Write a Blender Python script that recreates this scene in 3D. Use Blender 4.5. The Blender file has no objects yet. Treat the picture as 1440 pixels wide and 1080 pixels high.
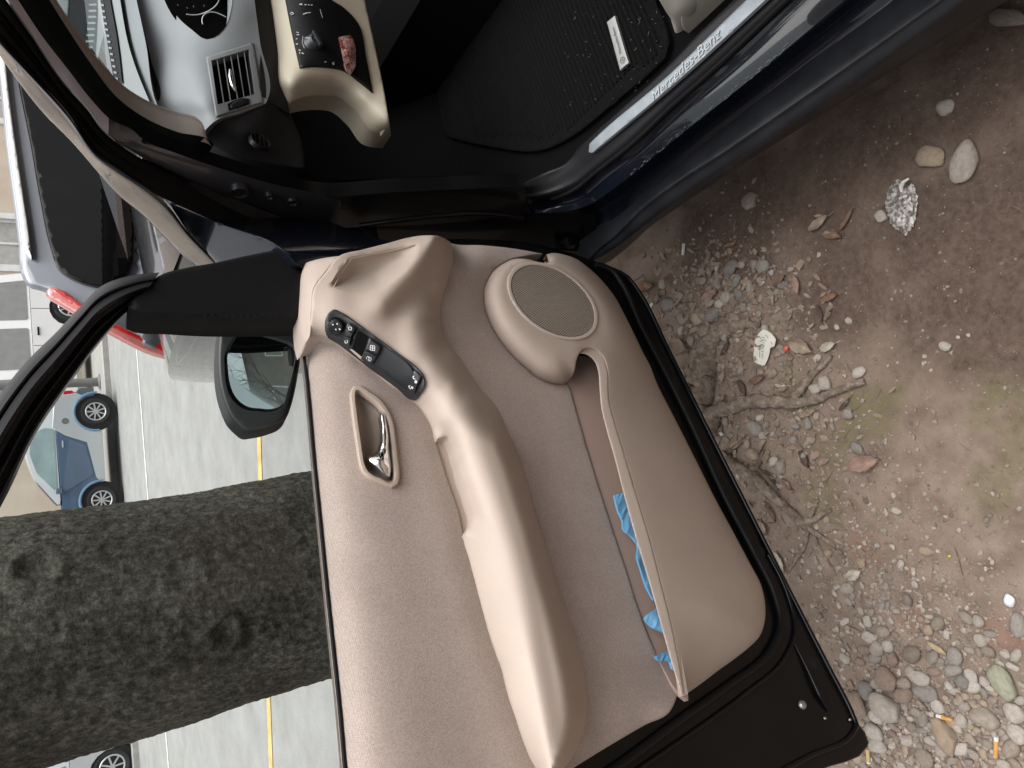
import bpy, bmesh, math, random
import numpy as np
from mathutils import Vector, noise
from mathutils.geometry import delaunay_2d_cdt
random.seed(7); RNG = np.random.default_rng(7)
scene = bpy.context.scene
COL = scene.collection
R = math.radians

# ------------------------------------------------------------------ camera, sky, sun, exposure
FPX, PITCH, YAW, ROLL = 1000.0, R(34.7), R(15.03), R(3.5)
CAM = np.array([0.0, 0.0, 1.45])
Fv = np.array([math.sin(YAW)*math.cos(PITCH), math.cos(YAW)*math.cos(PITCH), -math.sin(PITCH)])
R0 = np.array([math.cos(YAW), -math.sin(YAW), 0.0]); D0 = np.cross(Fv, R0)
Rv = R0*math.cos(ROLL) + D0*math.sin(ROLL); Dv = np.cross(Fv, Rv)
cd = bpy.data.cameras.new('camera'); cam = bpy.data.objects.new('camera', cd); COL.objects.link(cam)
from mathutils import Matrix
cam.matrix_world = Matrix(((Dv[0], Rv[0], -Fv[0], CAM[0]), (Dv[1], Rv[1], -Fv[1], CAM[1]), (Dv[2], Rv[2], -Fv[2], CAM[2]), (0, 0, 0, 1)))
cd.sensor_fit = 'HORIZONTAL'; cd.sensor_width = 36.0; cd.lens = FPX/1440*36; cd.clip_start = 0.02; cd.clip_end = 600
scene.camera = cam

SUN_EL, SUN_AZ = R(72), R(120)          # azimuth clockwise from +y
w = bpy.data.worlds.new('World'); scene.world = w; w.use_nodes = True
nt = w.node_tree; nt.nodes.clear()
sky = nt.nodes.new('ShaderNodeTexSky'); sky.sky_type = 'NISHITA'; sky.sun_disc = False
sky.sun_elevation = SUN_EL; sky.sun_rotation = SUN_AZ; sky.air_density = 1.0; sky.dust_density = 4.0; sky.ozone_density = 1.0
hs = nt.nodes.new('ShaderNodeHueSaturation'); hs.inputs['Saturation'].default_value = 0.10
bg = nt.nodes.new('ShaderNodeBackground'); bg.inputs['Strength'].default_value = 0.085
wo = nt.nodes.new('ShaderNodeOutputWorld')
nt.links.new(sky.outputs[0], hs.inputs['Color']); nt.links.new(hs.outputs[0], bg.inputs[0]); nt.links.new(bg.outputs[0], wo.inputs[0])
sl = bpy.data.lights.new('sun', 'SUN'); sl.energy = 1.5; sl.angle = R(75); sl.color = (1, .975, .94)
so = bpy.data.objects.new('sun', sl); COL.objects.link(so)
sd = Vector((math.sin(SUN_AZ)*math.cos(SUN_EL), math.cos(SUN_AZ)*math.cos(SUN_EL), math.sin(SUN_EL)))
so.rotation_euler = sd.to_track_quat('Z', 'Y').to_euler(); so.location = sd*20
scene.view_settings.view_transform = 'Standard'; scene.view_settings.look = 'None'
scene.view_settings.exposure = 1.34; scene.view_settings.gamma = 1.0; scene.view_settings.use_curve_mapping = False
scene.render.engine = 'CYCLES'
scene.cycles.max_bounces = 10; scene.cycles.transparent_max_bounces = 16; scene.cycles.caustics_reflective = False; scene.cycles.caustics_refractive = False

# ------------------------------------------------------------------ points on real planes of the place
def ray(x, y):
    return Fv*FPX + Rv*((1080-y)-540) + Dv*(x-720)
def hit(x, y, p0, n):
    d = ray(x, y); return CAM + d*(np.dot(p0-CAM, n)/np.dot(d, n))
EX, EY, EZ = np.eye(3)
def SD(x, y, X): return hit(x, y, np.array([X, 0, 0]), EX)      # plane across the car at X
def FR(x, y, Y): return hit(x, y, np.array([0, Y, 0]), EY)      # plane along the car at Y
def HZ(x, y, Z): return hit(x, y, np.array([0, 0, Z]), EZ)      # level plane at Z
DA = HZ(905, 420, .26); DB = HZ(1220, 1035, .26)                # bottom edge of the open door
DT = (DB-DA)/np.linalg.norm(DB-DA); DN = np.array([-DT[1], DT[0], 0.0])
if np.dot(CAM-DA, DN) < 0: DN = -DN
def DOOR(x, y, d): return hit(x, y, DA+DN*d, DN)                # plane of the open door, d towards the cabin side

# ------------------------------------------------------------------ materials
MATS = {}
def nodes(name):
    m = bpy.data.materials.new(name); m.use_nodes = True; MATS[name] = m
    t = m.node_tree; b = t.nodes['Principled BSDF']; return m, t, b
def N(t, kind, **kw):
    n = t.nodes.new(kind)
    for k, v in kw.items():
        if k in n.inputs: n.inputs[k].default_value = v
        else: setattr(n, k, v)
    return n
def ramp(t, stops):
    r = t.nodes.new('ShaderNodeValToRGB'); e = r.color_ramp.elements
    while len(e) < len(stops): e.new(0.5)
    for el, (p, c) in zip(e, stops): el.position = p; el.color = (*c, 1) if len(c) == 3 else c
    return r
def simple(name, col, rough=.5, metal=0, coat=0, bump=0, bscale=400, var=.12, vscale=6, spec=.5, coat_rough=.03, rvar=0):
    m, t, b = nodes(name); L = t.links.new
    tc = N(t, 'ShaderNodeTexCoord')
    nz = N(t, 'ShaderNodeTexNoise', Scale=vscale, Detail=6.0); L(tc.outputs['Object'], nz.inputs['Vector'])
    lo = [max(0, c*(1-var)) for c in col]; hi = [min(1, c*(1+var)) for c in col]
    r = ramp(t, [(.3, lo), (.7, hi)]); L(nz.outputs['Fac'], r.inputs[0]); L(r.outputs[0], b.inputs['Base Color'])
    b.inputs['Roughness'].default_value = rough; b.inputs['Metallic'].default_value = metal
    b.inputs['Coat Weight'].default_value = coat; b.inputs['Coat Roughness'].default_value = coat_rough
    b.inputs['Specular IOR Level'].default_value = spec
    if rvar:
        n3 = N(t, 'ShaderNodeTexNoise', Scale=vscale*5, Detail=8.0); L(tc.outputs['Object'], n3.inputs['Vector'])
        mr = N(t, 'ShaderNodeMapRange'); L(n3.outputs['Fac'], mr.inputs[0])
        mr.inputs[3].default_value = max(0, rough-rvar); mr.inputs[4].default_value = min(1, rough+rvar); L(mr.outputs[0], b.inputs['Roughness'])
    if bump:
        n2 = N(t, 'ShaderNodeTexNoise', Scale=bscale, Detail=3.0); L(tc.outputs['Object'], n2.inputs['Vector'])
        bp = N(t, 'ShaderNodeBump', Strength=bump, Distance=.001); L(n2.outputs['Fac'], bp.inputs['Height']); L(bp.outputs[0], b.inputs['Normal'])
    return m
def fabric(name, col):
    m, t, b = nodes(name); L = t.links.new
    tc = N(t, 'ShaderNodeTexCoord')
    w1 = N(t, 'ShaderNodeTexWave', Scale=150.0, Distortion=.6); w1.bands_direction = 'Z'
    w2 = N(t, 'ShaderNodeTexWave', Scale=130.0, Distortion=.6); w2.bands_direction = 'X'
    L(tc.outputs['Object'], w1.inputs['Vector']); L(tc.outputs['Object'], w2.inputs['Vector'])
    mx = N(t, 'ShaderNodeMath', operation='MULTIPLY'); L(w1.outputs['Fac'], mx.inputs[0]); L(w2.outputs['Fac'], mx.inputs[1])
    nz = N(t, 'ShaderNodeTexNoise', Scale=14.0, Detail=5.0); L(tc.outputs['Object'], nz.inputs['Vector'])
    r1 = ramp(t, [(.3, [c*.93 for c in col]), (.7, [c*1.05 for c in col])]); L(nz.outputs['Fac'], r1.inputs[0])
    mc = N(t, 'ShaderNodeMixRGB', blend_type='MULTIPLY'); mc.inputs[0].default_value = .35
    L(r1.outputs[0], mc.inputs[1]); L(mx.outputs[0], mc.inputs[2])
    ad = N(t, 'ShaderNodeMixRGB', blend_type='MIX'); ad.inputs[0].default_value = .45; L(mc.outputs[0], ad.inputs[1]); L(r1.outputs[0], ad.inputs[2])
    sp = N(t, 'ShaderNodeTexNoise', Scale=420.0, Detail=2.0); L(tc.outputs['Object'], sp.inputs['Vector']); sr = ramp(t, [(.36, (.86, .855, .85)), (.62, (1.06, 1.06, 1.06))]); L(sp.outputs['Fac'], sr.inputs[0])
    sm = N(t, 'ShaderNodeTexNoise', Scale=5.0, Detail=9.0, Roughness=.7); L(tc.outputs['Object'], sm.inputs['Vector']); s2 = ramp(t, [(.30, (.90, .885, .87)), (.46, (1, 1, 1))]); L(sm.outputs['Fac'], s2.inputs[0])
    m3 = N(t, 'ShaderNodeMixRGB', blend_type='MULTIPLY'); m3.inputs[0].default_value = 1; L(ad.outputs[0], m3.inputs[1]); L(sr.outputs[0], m3.inputs[2])
    m4 = N(t, 'ShaderNodeMixRGB', blend_type='MULTIPLY'); m4.inputs[0].default_value = 1; L(m3.outputs[0], m4.inputs[1]); L(s2.outputs[0], m4.inputs[2])
    L(m4.outputs[0], b.inputs['Base Color'])
    b.inputs['Roughness'].default_value = .85; b.inputs['Sheen Weight'].default_value = .15; b.inputs['Specular IOR Level'].default_value = .25
    bp = N(t, 'ShaderNodeBump', Strength=.35, Distance=.0006); L(mx.outputs[0], bp.inputs['Height']); L(bp.outputs[0], b.inputs['Normal'])
    return m
def pane(name, tint, refl=1.0):
    m, t, b = nodes(name); L = t.links.new; t.nodes.remove(b)
    tr = N(t, 'ShaderNodeBsdfTransparent'); tr.inputs[0].default_value = (*tint, 1)
    gl = N(t, 'ShaderNodeBsdfGlossy'); gl.inputs['Roughness'].default_value = .0; gl.inputs['Color'].default_value = (.9*refl, .95*refl, .95*refl, 1)
    fr = N(t, 'ShaderNodeFresnel', IOR=1.35)
    mx = N(t, 'ShaderNodeMixShader'); L(fr.outputs[0], mx.inputs[0]); L(tr.outputs[0], mx.inputs[1]); L(gl.outputs[0], mx.inputs[2])
    L(mx.outputs[0], t.nodes['Material Output'].inputs[0]); return m

BEIGE = simple('beige_plastic', (.41, .335, .287), .62, bump=.5, bscale=700, var=.06, vscale=7, spec=.3, rvar=.08)
BEIGE2 = simple('beige_trim_smooth', (.475, .395, .342), .58, bump=.45, bscale=700, var=.05, vscale=7, spec=.32, rvar=.08)
FAB = fabric('beige_fabric', (.445, .367, .327))
GRILLE = simple('beige_grille', (.34, .285, .24), .6, var=.05)
PAINT = simple('dark_blue_paint', (.004, .0055, .010), .25, coat=.8, var=.2, vscale=3, rvar=.1, spec=.2)
JAMB = simple('jamb_paint', (.0035, .0035, .0045), .35, coat=.22, var=.3, vscale=9, coat_rough=.1, rvar=.12, spec=.1)
BLK = simple('black_plastic', (.008, .008, .009), .55, bump=.3, bscale=900, spec=.15, rvar=.1)
SATIN = simple('satin_black_plastic', (.012, .012, .0145), .38, spec=.3, bump=.15, bscale=700, rvar=.08)
ROCK = simple('rocker_plastic', (.012, .013, .016), .36, spec=.32, bump=.12, bscale=500, var=.3, vscale=20, rvar=.12)
RUB = simple('rubber_seal', (.0045, .0045, .005), .55, spec=.2, bump=.2, bscale=300, rvar=.12)
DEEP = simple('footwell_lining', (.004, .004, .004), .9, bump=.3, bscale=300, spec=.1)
CARPET = simple('dark_carpet', (.012, .012, .012), .95, bump=1.0, bscale=500, var=.4, vscale=60, spec=.1)
STEEL = simple('brushed_steel', (.36, .40, .435), .5, metal=.5, var=.1, vscale=30, rvar=.1)
CHROME = simple('chrome', (.85, .85, .86), .06, metal=1, var=.02)
DASH = simple('grey_dash_plastic', (.21, .222, .235), .5, bump=.3, bscale=800, var=.05, spec=.5)
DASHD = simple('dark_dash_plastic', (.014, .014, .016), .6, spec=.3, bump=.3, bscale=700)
PILT = simple('grey_beige_pillar_trim', (.27, .235, .21), .7, bump=.2, bscale=900, var=.04)
WHT = simple('white_print', (.75, .76, .76), .6, var=.02)
SWB = simple('switch_black', (.022, .024, .028), .38, bump=.1, bscale=900, rvar=.05)
GLASS = pane('window_glass', (.92, .955, .94))
WSG = pane('windscreen_glass', (.88, .93, .93))
MIRR = simple('mirror_silver', (.50, .58, .58), .01, metal=1, var=.01)

# ------------------------------------------------------------------ mesh builders
WPOS = {}
def wpos(o): return WPOS.get(o.name, Vector((0, 0, 0))) if o else Vector((0, 0, 0))
def finish(o, label=None, cat=None, group=None, kind=None):
    if label: o['label'] = label
    if cat: o['category'] = cat
    if group: o['group'] = group
    if kind: o['kind'] = kind
    return o
def thing(name, loc, label, cat, group=None):
    o = bpy.data.objects.new(name, None); COL.objects.link(o); o.location = Vector(loc); o.empty_display_size = .1
    WPOS[o.name] = Vector(loc); return finish(o, label, cat, group)
def mesh(name, V, F, mat, parent=None, smooth=True, ang=38, origin=None, **tags):
    V = np.asarray(V, float)
    c = V.mean(0) if origin is None else np.asarray(origin, float)
    me = bpy.data.meshes.new(name); me.from_pydata((V-c).tolist(), [], [tuple(int(i) for i in f) for f in F]); me.update()
    mats = mat if isinstance(mat, (list, tuple)) else [mat]
    for m in mats: me.materials.append(m)
    if smooth:
        me.shade_smooth()
        if ang: me.set_sharp_from_angle(angle=R(ang))
    o = bpy.data.objects.new(name, me); COL.objects.link(o)
    if parent: o.parent = parent
    o.location = Vector(c) - wpos(parent); WPOS[o.name] = Vector(c)
    return finish(o, **tags)
def catmull(P, n, closed=False, corner=50):
    P = np.asarray(P, float); m = len(P); segs = m if closed else m-1
    L = [np.linalg.norm(P[(i+1) % m, :2]-P[i, :2]) for i in range(segs)]
    tot = sum(L)+1e-9; out = []
    def corn(i):
        if not closed and (i == 0 or i == m-1): return True
        a = P[i, :2]-P[i-1, :2]; b = P[(i+1) % m, :2]-P[i, :2]
        c = np.dot(a, b)/(np.linalg.norm(a)*np.linalg.norm(b)+1e-9); return math.degrees(math.acos(max(-1, min(1, c)))) > corner
    C = [corn(i) for i in range(m)]
    for i in range(segs):
        j = (i+1) % m; k = max(1, int(round(n*L[i]/tot)))
        p1, p2 = P[i], P[j]
        l = L[i]+1e-9
        def tan(q):
            if C[q]: return None
            a, b = P[q-1], P[(q+1) % m]; la = np.linalg.norm(P[q, :2]-a[:2])+1e-9; lb = np.linalg.norm(b[:2]-P[q, :2])+1e-9
            return ((P[q]-a)/la*lb + (b-P[q])/lb*la)/(la+lb)
        t1, t2 = tan(i), tan(j)
        if t1 is None: t1 = (p2-p1)/l if t2 is None else 1.5*(p2-p1)/l-.5*t2
        if t2 is None: t2 = (p2-p1)/l if C[i] else 1.5*(p2-p1)/l-.5*t1
        for s in range(k):
            u = s/k; h1 = 2*u**3-3*u**2+1; h2 = -2*u**3+3*u**2; h3 = u**3-2*u**2+u; h4 = u**3-u**2
            out.append(h1*p1+h2*p2+(h3*t1+h4*t2)*l)
    if not closed: out.append(P[-1])
    return np.array(out)
def resample(P, n):
    s = np.r_[0, np.cumsum(np.linalg.norm(np.diff(P, axis=0), axis=1))]; q = np.linspace(0, s[-1], n)
    return np.stack([np.interp(q, s, P[:, k]) for k in range(P.shape[1])], 1)
def odist(pts, line):
    D = np.full(len(pts), 1e9)
    for a, b in zip(line[:-1], line[1:]):
        ab = b-a; t = np.clip(((pts-a)@ab)/(ab@ab+1e-12), 0, 1); D = np.minimum(D, np.linalg.norm(pts-a-t[:, None]*ab, axis=1))
    return D
def dense(P, step=10):
    P = np.array(P, float); L = np.linalg.norm(np.diff(P[:, :2], axis=0), axis=1).sum(); return resample(catmull(P, int(L/3), False, 89), max(3, int(L/step)))
class TPS:
    def __init__(s, P, v, reg=1e-3):
        P = np.asarray(P, float)/100; v = np.asarray(v, float); n = len(P); s.P = P
        A = np.zeros((n+3, n+3)); A[:n, :n] = s.K(P, P)+np.eye(n)*reg; A[:n, n] = 1; A[:n, n+1:] = P; A[n, :n] = 1; A[n+1:, :n] = P.T
        s.w = np.linalg.solve(A, np.r_[v, 0, 0, 0])
    @staticmethod
    def K(a, b):
        r2 = ((a[:, None]-b[None])**2).sum(-1); return .5*r2*np.log(r2+1e-12)
    def __call__(s, Q):
        Q = np.atleast_2d(np.asarray(Q, float))/100; return s.K(Q, s.P)@s.w[:-3]+s.w[-3]+Q@s.w[-2:]
def inside(pts, poly):
    x, y = pts[:, 0], pts[:, 1]; r = np.zeros(len(pts), bool); j = len(poly)-1
    for i in range(len(poly)):
        xi, yi, xj, yj = poly[i][0], poly[i][1], poly[j][0], poly[j][1]
        if yi != yj:
            r ^= ((yi > y) != (yj > y)) & (x < (xj-xi)*(y-yi)/(yj-yi)+xi)
        j = i
    return r
def pdist(pts, poly):
    A = poly; B = np.roll(poly, -1, 0); D = np.full(len(pts), 1e9)
    for a, b in zip(A, B):
        ab = b-a; t = np.clip(((pts-a)@ab)/(ab@ab+1e-12), 0, 1); D = np.minimum(D, np.linalg.norm(pts-a-t[:, None]*ab, axis=1))
    return D
def patch(name, surf, outline, mat, parent=None, d=None, inner=(), h=8, roll=None, skirt=.02, sdir=None, holes=(), corner=50, bs=None, back=False, fn=None, ang=38, reg=1e-3, **tags):
    """A relief sheet bounded by a real outline on a plane of the place, with rounded rim (roll) and side walls (skirt)."""
    o3 = np.array([(p[0], p[1], (p[2] if len(p) > 2 else (d if d is not None else 0))) for p in outline], float)
    per = np.linalg.norm(np.diff(np.r_[o3, o3[:1]][:, :2], axis=0), axis=1).sum()
    O = catmull(o3, max(8, int(per/(bs or h))), True, corner)
    hl = []
    for H in holes:
        h3 = np.array([(p[0], p[1], 0) for p in H], float); pr = np.linalg.norm(np.diff(np.r_[h3, h3[:1]][:, :2], axis=0), axis=1).sum()
        hl.append(catmull(h3, max(8, int(pr/(bs or h))), True, corner)[:, :2])
    P2 = O[:, :2]
    if fn is None:
        if inner or np.ptp(O[:, 2]) > 1e-6:
            st = max(1, len(O)//90); cp = [tuple(q) for q in O[::st]]+[tuple(q) for q in inner]; cp = np.array(cp, float)
            f = TPS(cp[:, :2], cp[:, 2], reg)
        else:
            cst = O[0, 2]; f = lambda Q: np.full(len(np.atleast_2d(Q)), cst)
    else: f = fn
    lo, hi = P2.min(0), P2.max(0)
    gx = np.arange(lo[0]+h*.5, hi[0], h); gy = np.arange(lo[1]+h*.43, hi[1], h*.866)
    G = np.array([(x+(h*.5 if k % 2 else 0), y) for k, y in enumerate(gy) for x in gx]) if len(gx) and len(gy) else np.zeros((0, 2))
    pts = []
    if len(G):
        ok = inside(G, P2)
        for q in hl: ok &= ~inside(G, q)
        G = G[ok]
        D = pdist(G, P2)
        for q in hl: D = np.minimum(D, pdist(G, q))
        G = G[D > (h*.55 if not roll else max(h*.4, roll[0]*1.1))]
    rings = []
    if roll:
        nx = np.roll(P2, -1, 0)-np.roll(P2, 1, 0); nx = np.stack([-nx[:, 1], nx[:, 0]], 1); nx /= np.linalg.norm(nx, axis=1)[:, None]+1e-9
        if not inside(P2+nx*.3, P2).mean() > .5: nx = -nx
        for fr in (.15, .4, .7, 1.0):
            q = P2+nx*roll[0]*fr; k = inside(q, P2); q = q[k]
            if len(q): q = q[pdist(q, P2) > roll[0]*fr*.85]; rings.append(q)
    allp = np.vstack([P2]+hl+rings+([G] if len(G) else []))
    nb = len(P2); edges = [(i, (i+1) % nb) for i in range(nb)]; b0 = nb
    for q in hl: edges += [(b0+i, b0+(i+1) % len(q)) for i in range(len(q))]; b0 += len(q)
    vo, eo, fo, ov, oe, of = delaunay_2d_cdt([Vector(p) for p in allp], edges, [], 0, 1e-5)
    V2 = np.array([(v.x, v.y) for v in vo])
    cen = np.array([V2[list(t)].mean(0) for t in fo]); ok = inside(cen, P2)
    for q in hl: ok &= ~inside(cen, q)
    F = [tuple(t) for t, k in zip(fo, ok) if k]
    dd = f(V2)
    if roll:
        D = pdist(V2, P2); u = np.clip(1-D/roll[0], 0, 1); dd = dd-roll[1]*(1-np.sqrt(np.clip(1-u*u, 0, 1)))*ROLLSIGN.get(surf, 1)
    V = np.array([surf(a, b, c) for (a, b), c in zip(V2, dd)])
    # orientation and side walls
    n0 = np.zeros(3)
    for t in F[:200]: n0 += np.cross(V[t[1]]-V[t[0]], V[t[2]]-V[t[0]])
    if np.dot(n0, CAM-V.mean(0)) < 0: F = [t[::-1] for t in F]; n0 = -n0
    n0 /= np.linalg.norm(n0)+1e-12
    sv = -(np.array(sdir, float) if sdir is not None else SKDIR.get(surf, n0))*skirt
    if skirt:
        from collections import Counter
        cnt = Counter(); dirs = {}
        for t in F:
            for a, b in zip(t, t[1:]+t[:1]): k = (min(a, b), max(a, b)); cnt[k] += 1; dirs[k] = (a, b)
        bd = [dirs[k] for k, c in cnt.items() if c == 1]; vs = sorted({i for e in bd for i in e}); mp = {i: len(V)+q for q, i in enumerate(vs)}
        nv = len(V); Vl = V
        V = np.vstack([V, V[vs]+sv])
        F = F+[(b, a, mp[a], mp[b]) for a, b in bd]
        if back:
            off = len(V); V = np.vstack([V, Vl+sv]); F = F+[tuple(off+i for i in t[::-1]) for t in F if len(t) == 3]
    return mesh(name, V, F, mat, parent, ang=ang, **tags)
ROLLSIGN = {SD: -1, FR: -1}; SKDIR = {DOOR: DN, HZ: EZ}
SKDIR[SD] = -EX; SKDIR[FR] = -EY
def loft3(name, rails, mat, parent=None, m=4, smoothx=True, close=False, ang=50, **tags):
    """rails: list of (n,3) arrays of 3-D points; a smooth sheet through them."""
    A = np.array(rails)
    if smoothx and len(A) > 2:
        rows = []
        for i in range(len(A)-1):
            p0 = A[max(i-1, 0)]; p1 = A[i]; p2 = A[i+1]; p3 = A[min(i+2, len(A)-1)]
            for s in range(m):
                u = s/m; rows.append(.5*((2*p1)+(-p0+p2)*u+(2*p0-5*p1+4*p2-p3)*u*u+(-p0+3*p1-3*p2+p3)*u**3))
        rows.append(A[-1]); A = np.array(rows)
    a, n = A.shape[:2]; V = A.reshape(-1, 3); F = []
    for i in range(a-1):
        for j in range(n-1): F.append((i*n+j, i*n+j+1, (i+1)*n+j+1, (i+1)*n+j))
    c = np.zeros(3)
    for t in F[::max(1, len(F)//100)]: c += np.cross(V[t[1]]-V[t[0]], V[t[2]]-V[t[0]])
    if np.dot(c, CAM-V.mean(0)) < 0: F = [t[::-1] for t in F]
    return mesh(name, V, F, mat, parent, ang=ang, **tags)
def rail(surf, pts, n=50, corner=70):
    """pts (x,y,d) -> n points on the surface"""
    q = resample(catmull(np.array(pts, float), n*3, False, corner), n)
    return np.array([surf(*p) for p in q])
def tube_vf(P, rad, seg=8, cap=True):
    P = np.asarray(P, float); n = len(P); rad = np.broadcast_to(np.asarray(rad, float), (n,)) if np.ndim(rad) < 2 else rad
    T = np.gradient(P, axis=0); T /= np.linalg.norm(T, axis=1)[:, None]+1e-12
    u = np.cross(T[0], [0, 0, 1.0]);
    if np.linalg.norm(u) < 1e-3: u = np.cross(T[0], [1.0, 0, 0])
    u /= np.linalg.norm(u); V = []; F = []
    for i in range(n):
        u = u-T[i]*np.dot(u, T[i]); u /= np.linalg.norm(u)+1e-12; v = np.cross(T[i], u)
        for k in range(seg):
            a = 2*math.pi*k/seg; V.append(P[i]+(u*math.cos(a)+v*math.sin(a))*rad[i])
    for i in range(n-1):
        for k in range(seg): F.append((i*seg+k, i*seg+(k+1) % seg, (i+1)*seg+(k+1) % seg, (i+1)*seg+k))
    if cap: F.append(tuple(range(seg))[::-1]); F.append(tuple((n-1)*seg+k for k in range(seg)))
    return V, F
def tube(name, P, rad, mat, parent=None, seg=8, **tags):
    V, F = tube_vf(P, rad, seg); return mesh(name, V, F, mat, parent, ang=60, **tags)
def box_vf(c, s, rot=None, bev=0):
    bm = bmesh.new(); bmesh.ops.create_cube(bm, size=1)
    for v in bm.verts: v.co = Vector((v.co.x*s[0], v.co.y*s[1], v.co.z*s[2]))
    if bev: bmesh.ops.bevel(bm, geom=bm.edges[:], offset=bev, segments=2, affect='EDGES', profile=.6)
    if rot is not None: bmesh.ops.rotate(bm, verts=bm.verts[:], cent=(0, 0, 0), matrix=rot)
    V = [np.array(v.co)+np.array(c) for v in bm.verts]; bm.verts.index_update(); F = [[v.index for v in f.verts] for f in bm.faces]; bm.free(); return V, F
def box(name, c, s, mat, parent=None, rot=None, bev=0, **tags):
    V, F = box_vf(c, s, rot, bev); return mesh(name, V, F, mat, parent, ang=40, **tags)
def join(*vf):
    V = []; F = []
    for v, f in vf: k = len(V); V += list(v); F += [tuple(i+k for i in q) for q in f]
    return V, F
def text_vf(s, M, size=1.0, shear=0.0, depth=.0):
    """lettering as mesh; M maps (x,y,z) text space to world"""
    c = bpy.data.curves.new('lettering', 'FONT'); c.body = s; c.size = size; c.shear = shear; c.extrude = depth; c.align_x = 'CENTER'; c.align_y = 'CENTER'; c.resolution_u = 3
    o = bpy.data.objects.new('lettering', c); COL.objects.link(o)
    me = o.to_mesh(); V = [np.array(M(*v.co)) for v in me.vertices]; F = [tuple(p.vertices) for p in me.polygons]; o.to_mesh_clear()
    bpy.data.objects.remove(o); bpy.data.curves.remove(c); return V, F
def lathe_vf(prof, axis_o, axis, seg=32):
    axis = np.array(axis, float); axis /= np.linalg.norm(axis); u = np.cross(axis, [0, 0, 1.0])
    if np.linalg.norm(u) < 1e-3: u = np.array([1.0, 0, 0])
    u /= np.linalg.norm(u); v = np.cross(axis, u); V = []; F = []
    for r, t in prof:
        for k in range(seg): a = 2*math.pi*k/seg; V.append(np.array(axis_o)+axis*t+(u*math.cos(a)+v*math.sin(a))*r)
    for i in range(len(prof)-1):
        for k in range(seg): F.append((i*seg+k, i*seg+(k+1) % seg, (i+1)*seg+(k+1) % seg, (i+1)*seg+k))
    return V, F

# ================================================================== the dark hatchback with its open door
car = thing('parked_hatchback', (.75, 1.0, 0), 'dark blue hatchback in the foreground with its beige-trimmed driver door wide open', 'car')
# ---- body side: rails running from the front of the sill to the rear, then its cross-section outwards
def sill(pts, z0): return rail(HZ, [(x, y, z0 if len(p) < 3 else p[2]) for p in pts for x, y in [p[:2]]], 60)
S0 = rail(HZ, [(735, 258, .50), (765, 243, .46), (795, 230, .435), (813, 209, .43), (864, 162, .43), (928, 104, .43), (979, 51, .43), (1032, 0, .43), (1100, -70, .43)], 60)
S1 = rail(HZ, [(737, 262, .50), (770, 250, .455), (803, 232, .437), (831, 205, .436), (880, 158, .436), (942, 104, .436), (995, 51, .436), (1052, 0, .436), (1125, -70, .436)], 60)
S3 = rail(HZ, [(738, 279, .48), (767, 275, .45), (806, 260, .428), (836, 236, .425), (879, 202, .424), (945, 140, .424), (979, 109, .424), (1098, 0, .424), (1172, -70, .424)], 60)
S4 = rail(HZ, [(740, 288, .45), (772, 284, .42), (812, 269, .41), (843, 244, .408), (887, 210, .408), (953, 148, .408), (987, 119, .408), (1112, 0, .408), (1185, -70, .408)], 60)
S5 = rail(HZ, [(745, 305, .43), (785, 300, .41), (824, 290, .40), (870, 260, .40), (917, 222, .40), (968, 180, .40), (1013, 145, .40), (1188, 0, .40), (1272, -70, .40)], 60)
S6 = rail(HZ, [(770, 335, .33), (815, 328, .33), (855, 315, .33), (905, 272, .33), (965, 222, .33), (1013, 182, .33), (1080, 130, .33), (1255, 0, .33), (1345, -70, .33)], 60)
S7 = rail(HZ, [(826, 365, .345), (843, 348, .35), (862, 334, .352), (902, 295, .352), (960, 252, .352), (1013, 218, .352), (1080, 172, .352), (1324, 0, .352), (1422, -70, .352)], 60)
S8 = rail(HZ, [(828, 370, .335), (848, 360, .335), (872, 344, .335), (933, 297, .335), (1000, 251, .335), (1067, 208, .335), (1130, 165, .335), (1360, 0, .335), (1458, -70, .335)], 60)
S9 = rail(HZ, [(832, 373, .24), (850, 371, .24), (880, 350, .24), (915, 318, .24), (985, 270, .24), (1058, 222, .24), (1120, 183, .24), (1418, 0, .24), (1530, -70, .24)], 60)
def onward(S, L=1.25): d = S[-1]-S[-6]; d /= np.linalg.norm(d); return np.vstack([S, [S[-1]+d*L*t for t in (.1, .3, .6, 1)]])
S0, S1, S3, S4, S5, S6, S7, S8, S9 = [onward(q) for q in (S0, S1, S3, S4, S5, S6, S7, S8, S9)]
S10 = S9+np.array([.06, 0, -.05]); S10[:, 2] = np.maximum(S10[:, 2], .17)
loft3('sill_trim', [S0+np.array([.02, 0, -.06]), S0, S1, S1*.35+S3*.65, S3, S4], SATIN, car, m=4)
loft3('sill_panel', [S4, S4*.6+S5*.4-np.array([0, 0, .006]), S5], PAINT, car, m=6)
loft3('sill_flank', [S5, S5*.5+S6*.5+np.array([.012, 0, -.012]), S6, S6*.6+S7*.4+np.array([.012, 0, -.0])], PAINT, car, m=6)
loft3('rocker_cover', [S6*.75+S7*.25+np.array([.01, 0, 0]), S7+np.array([.004, 0, .003]), S7*.8+S8*.2, S8*.9+S7*.1, S8*.8+S9*.2, S9, S10], ROCK, car, m=4)
tube('sill_seal', S4[4:]*.75+S3[4:]*.25+np.array([0, 0, .004]), .006, RUB, car, 8)
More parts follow.
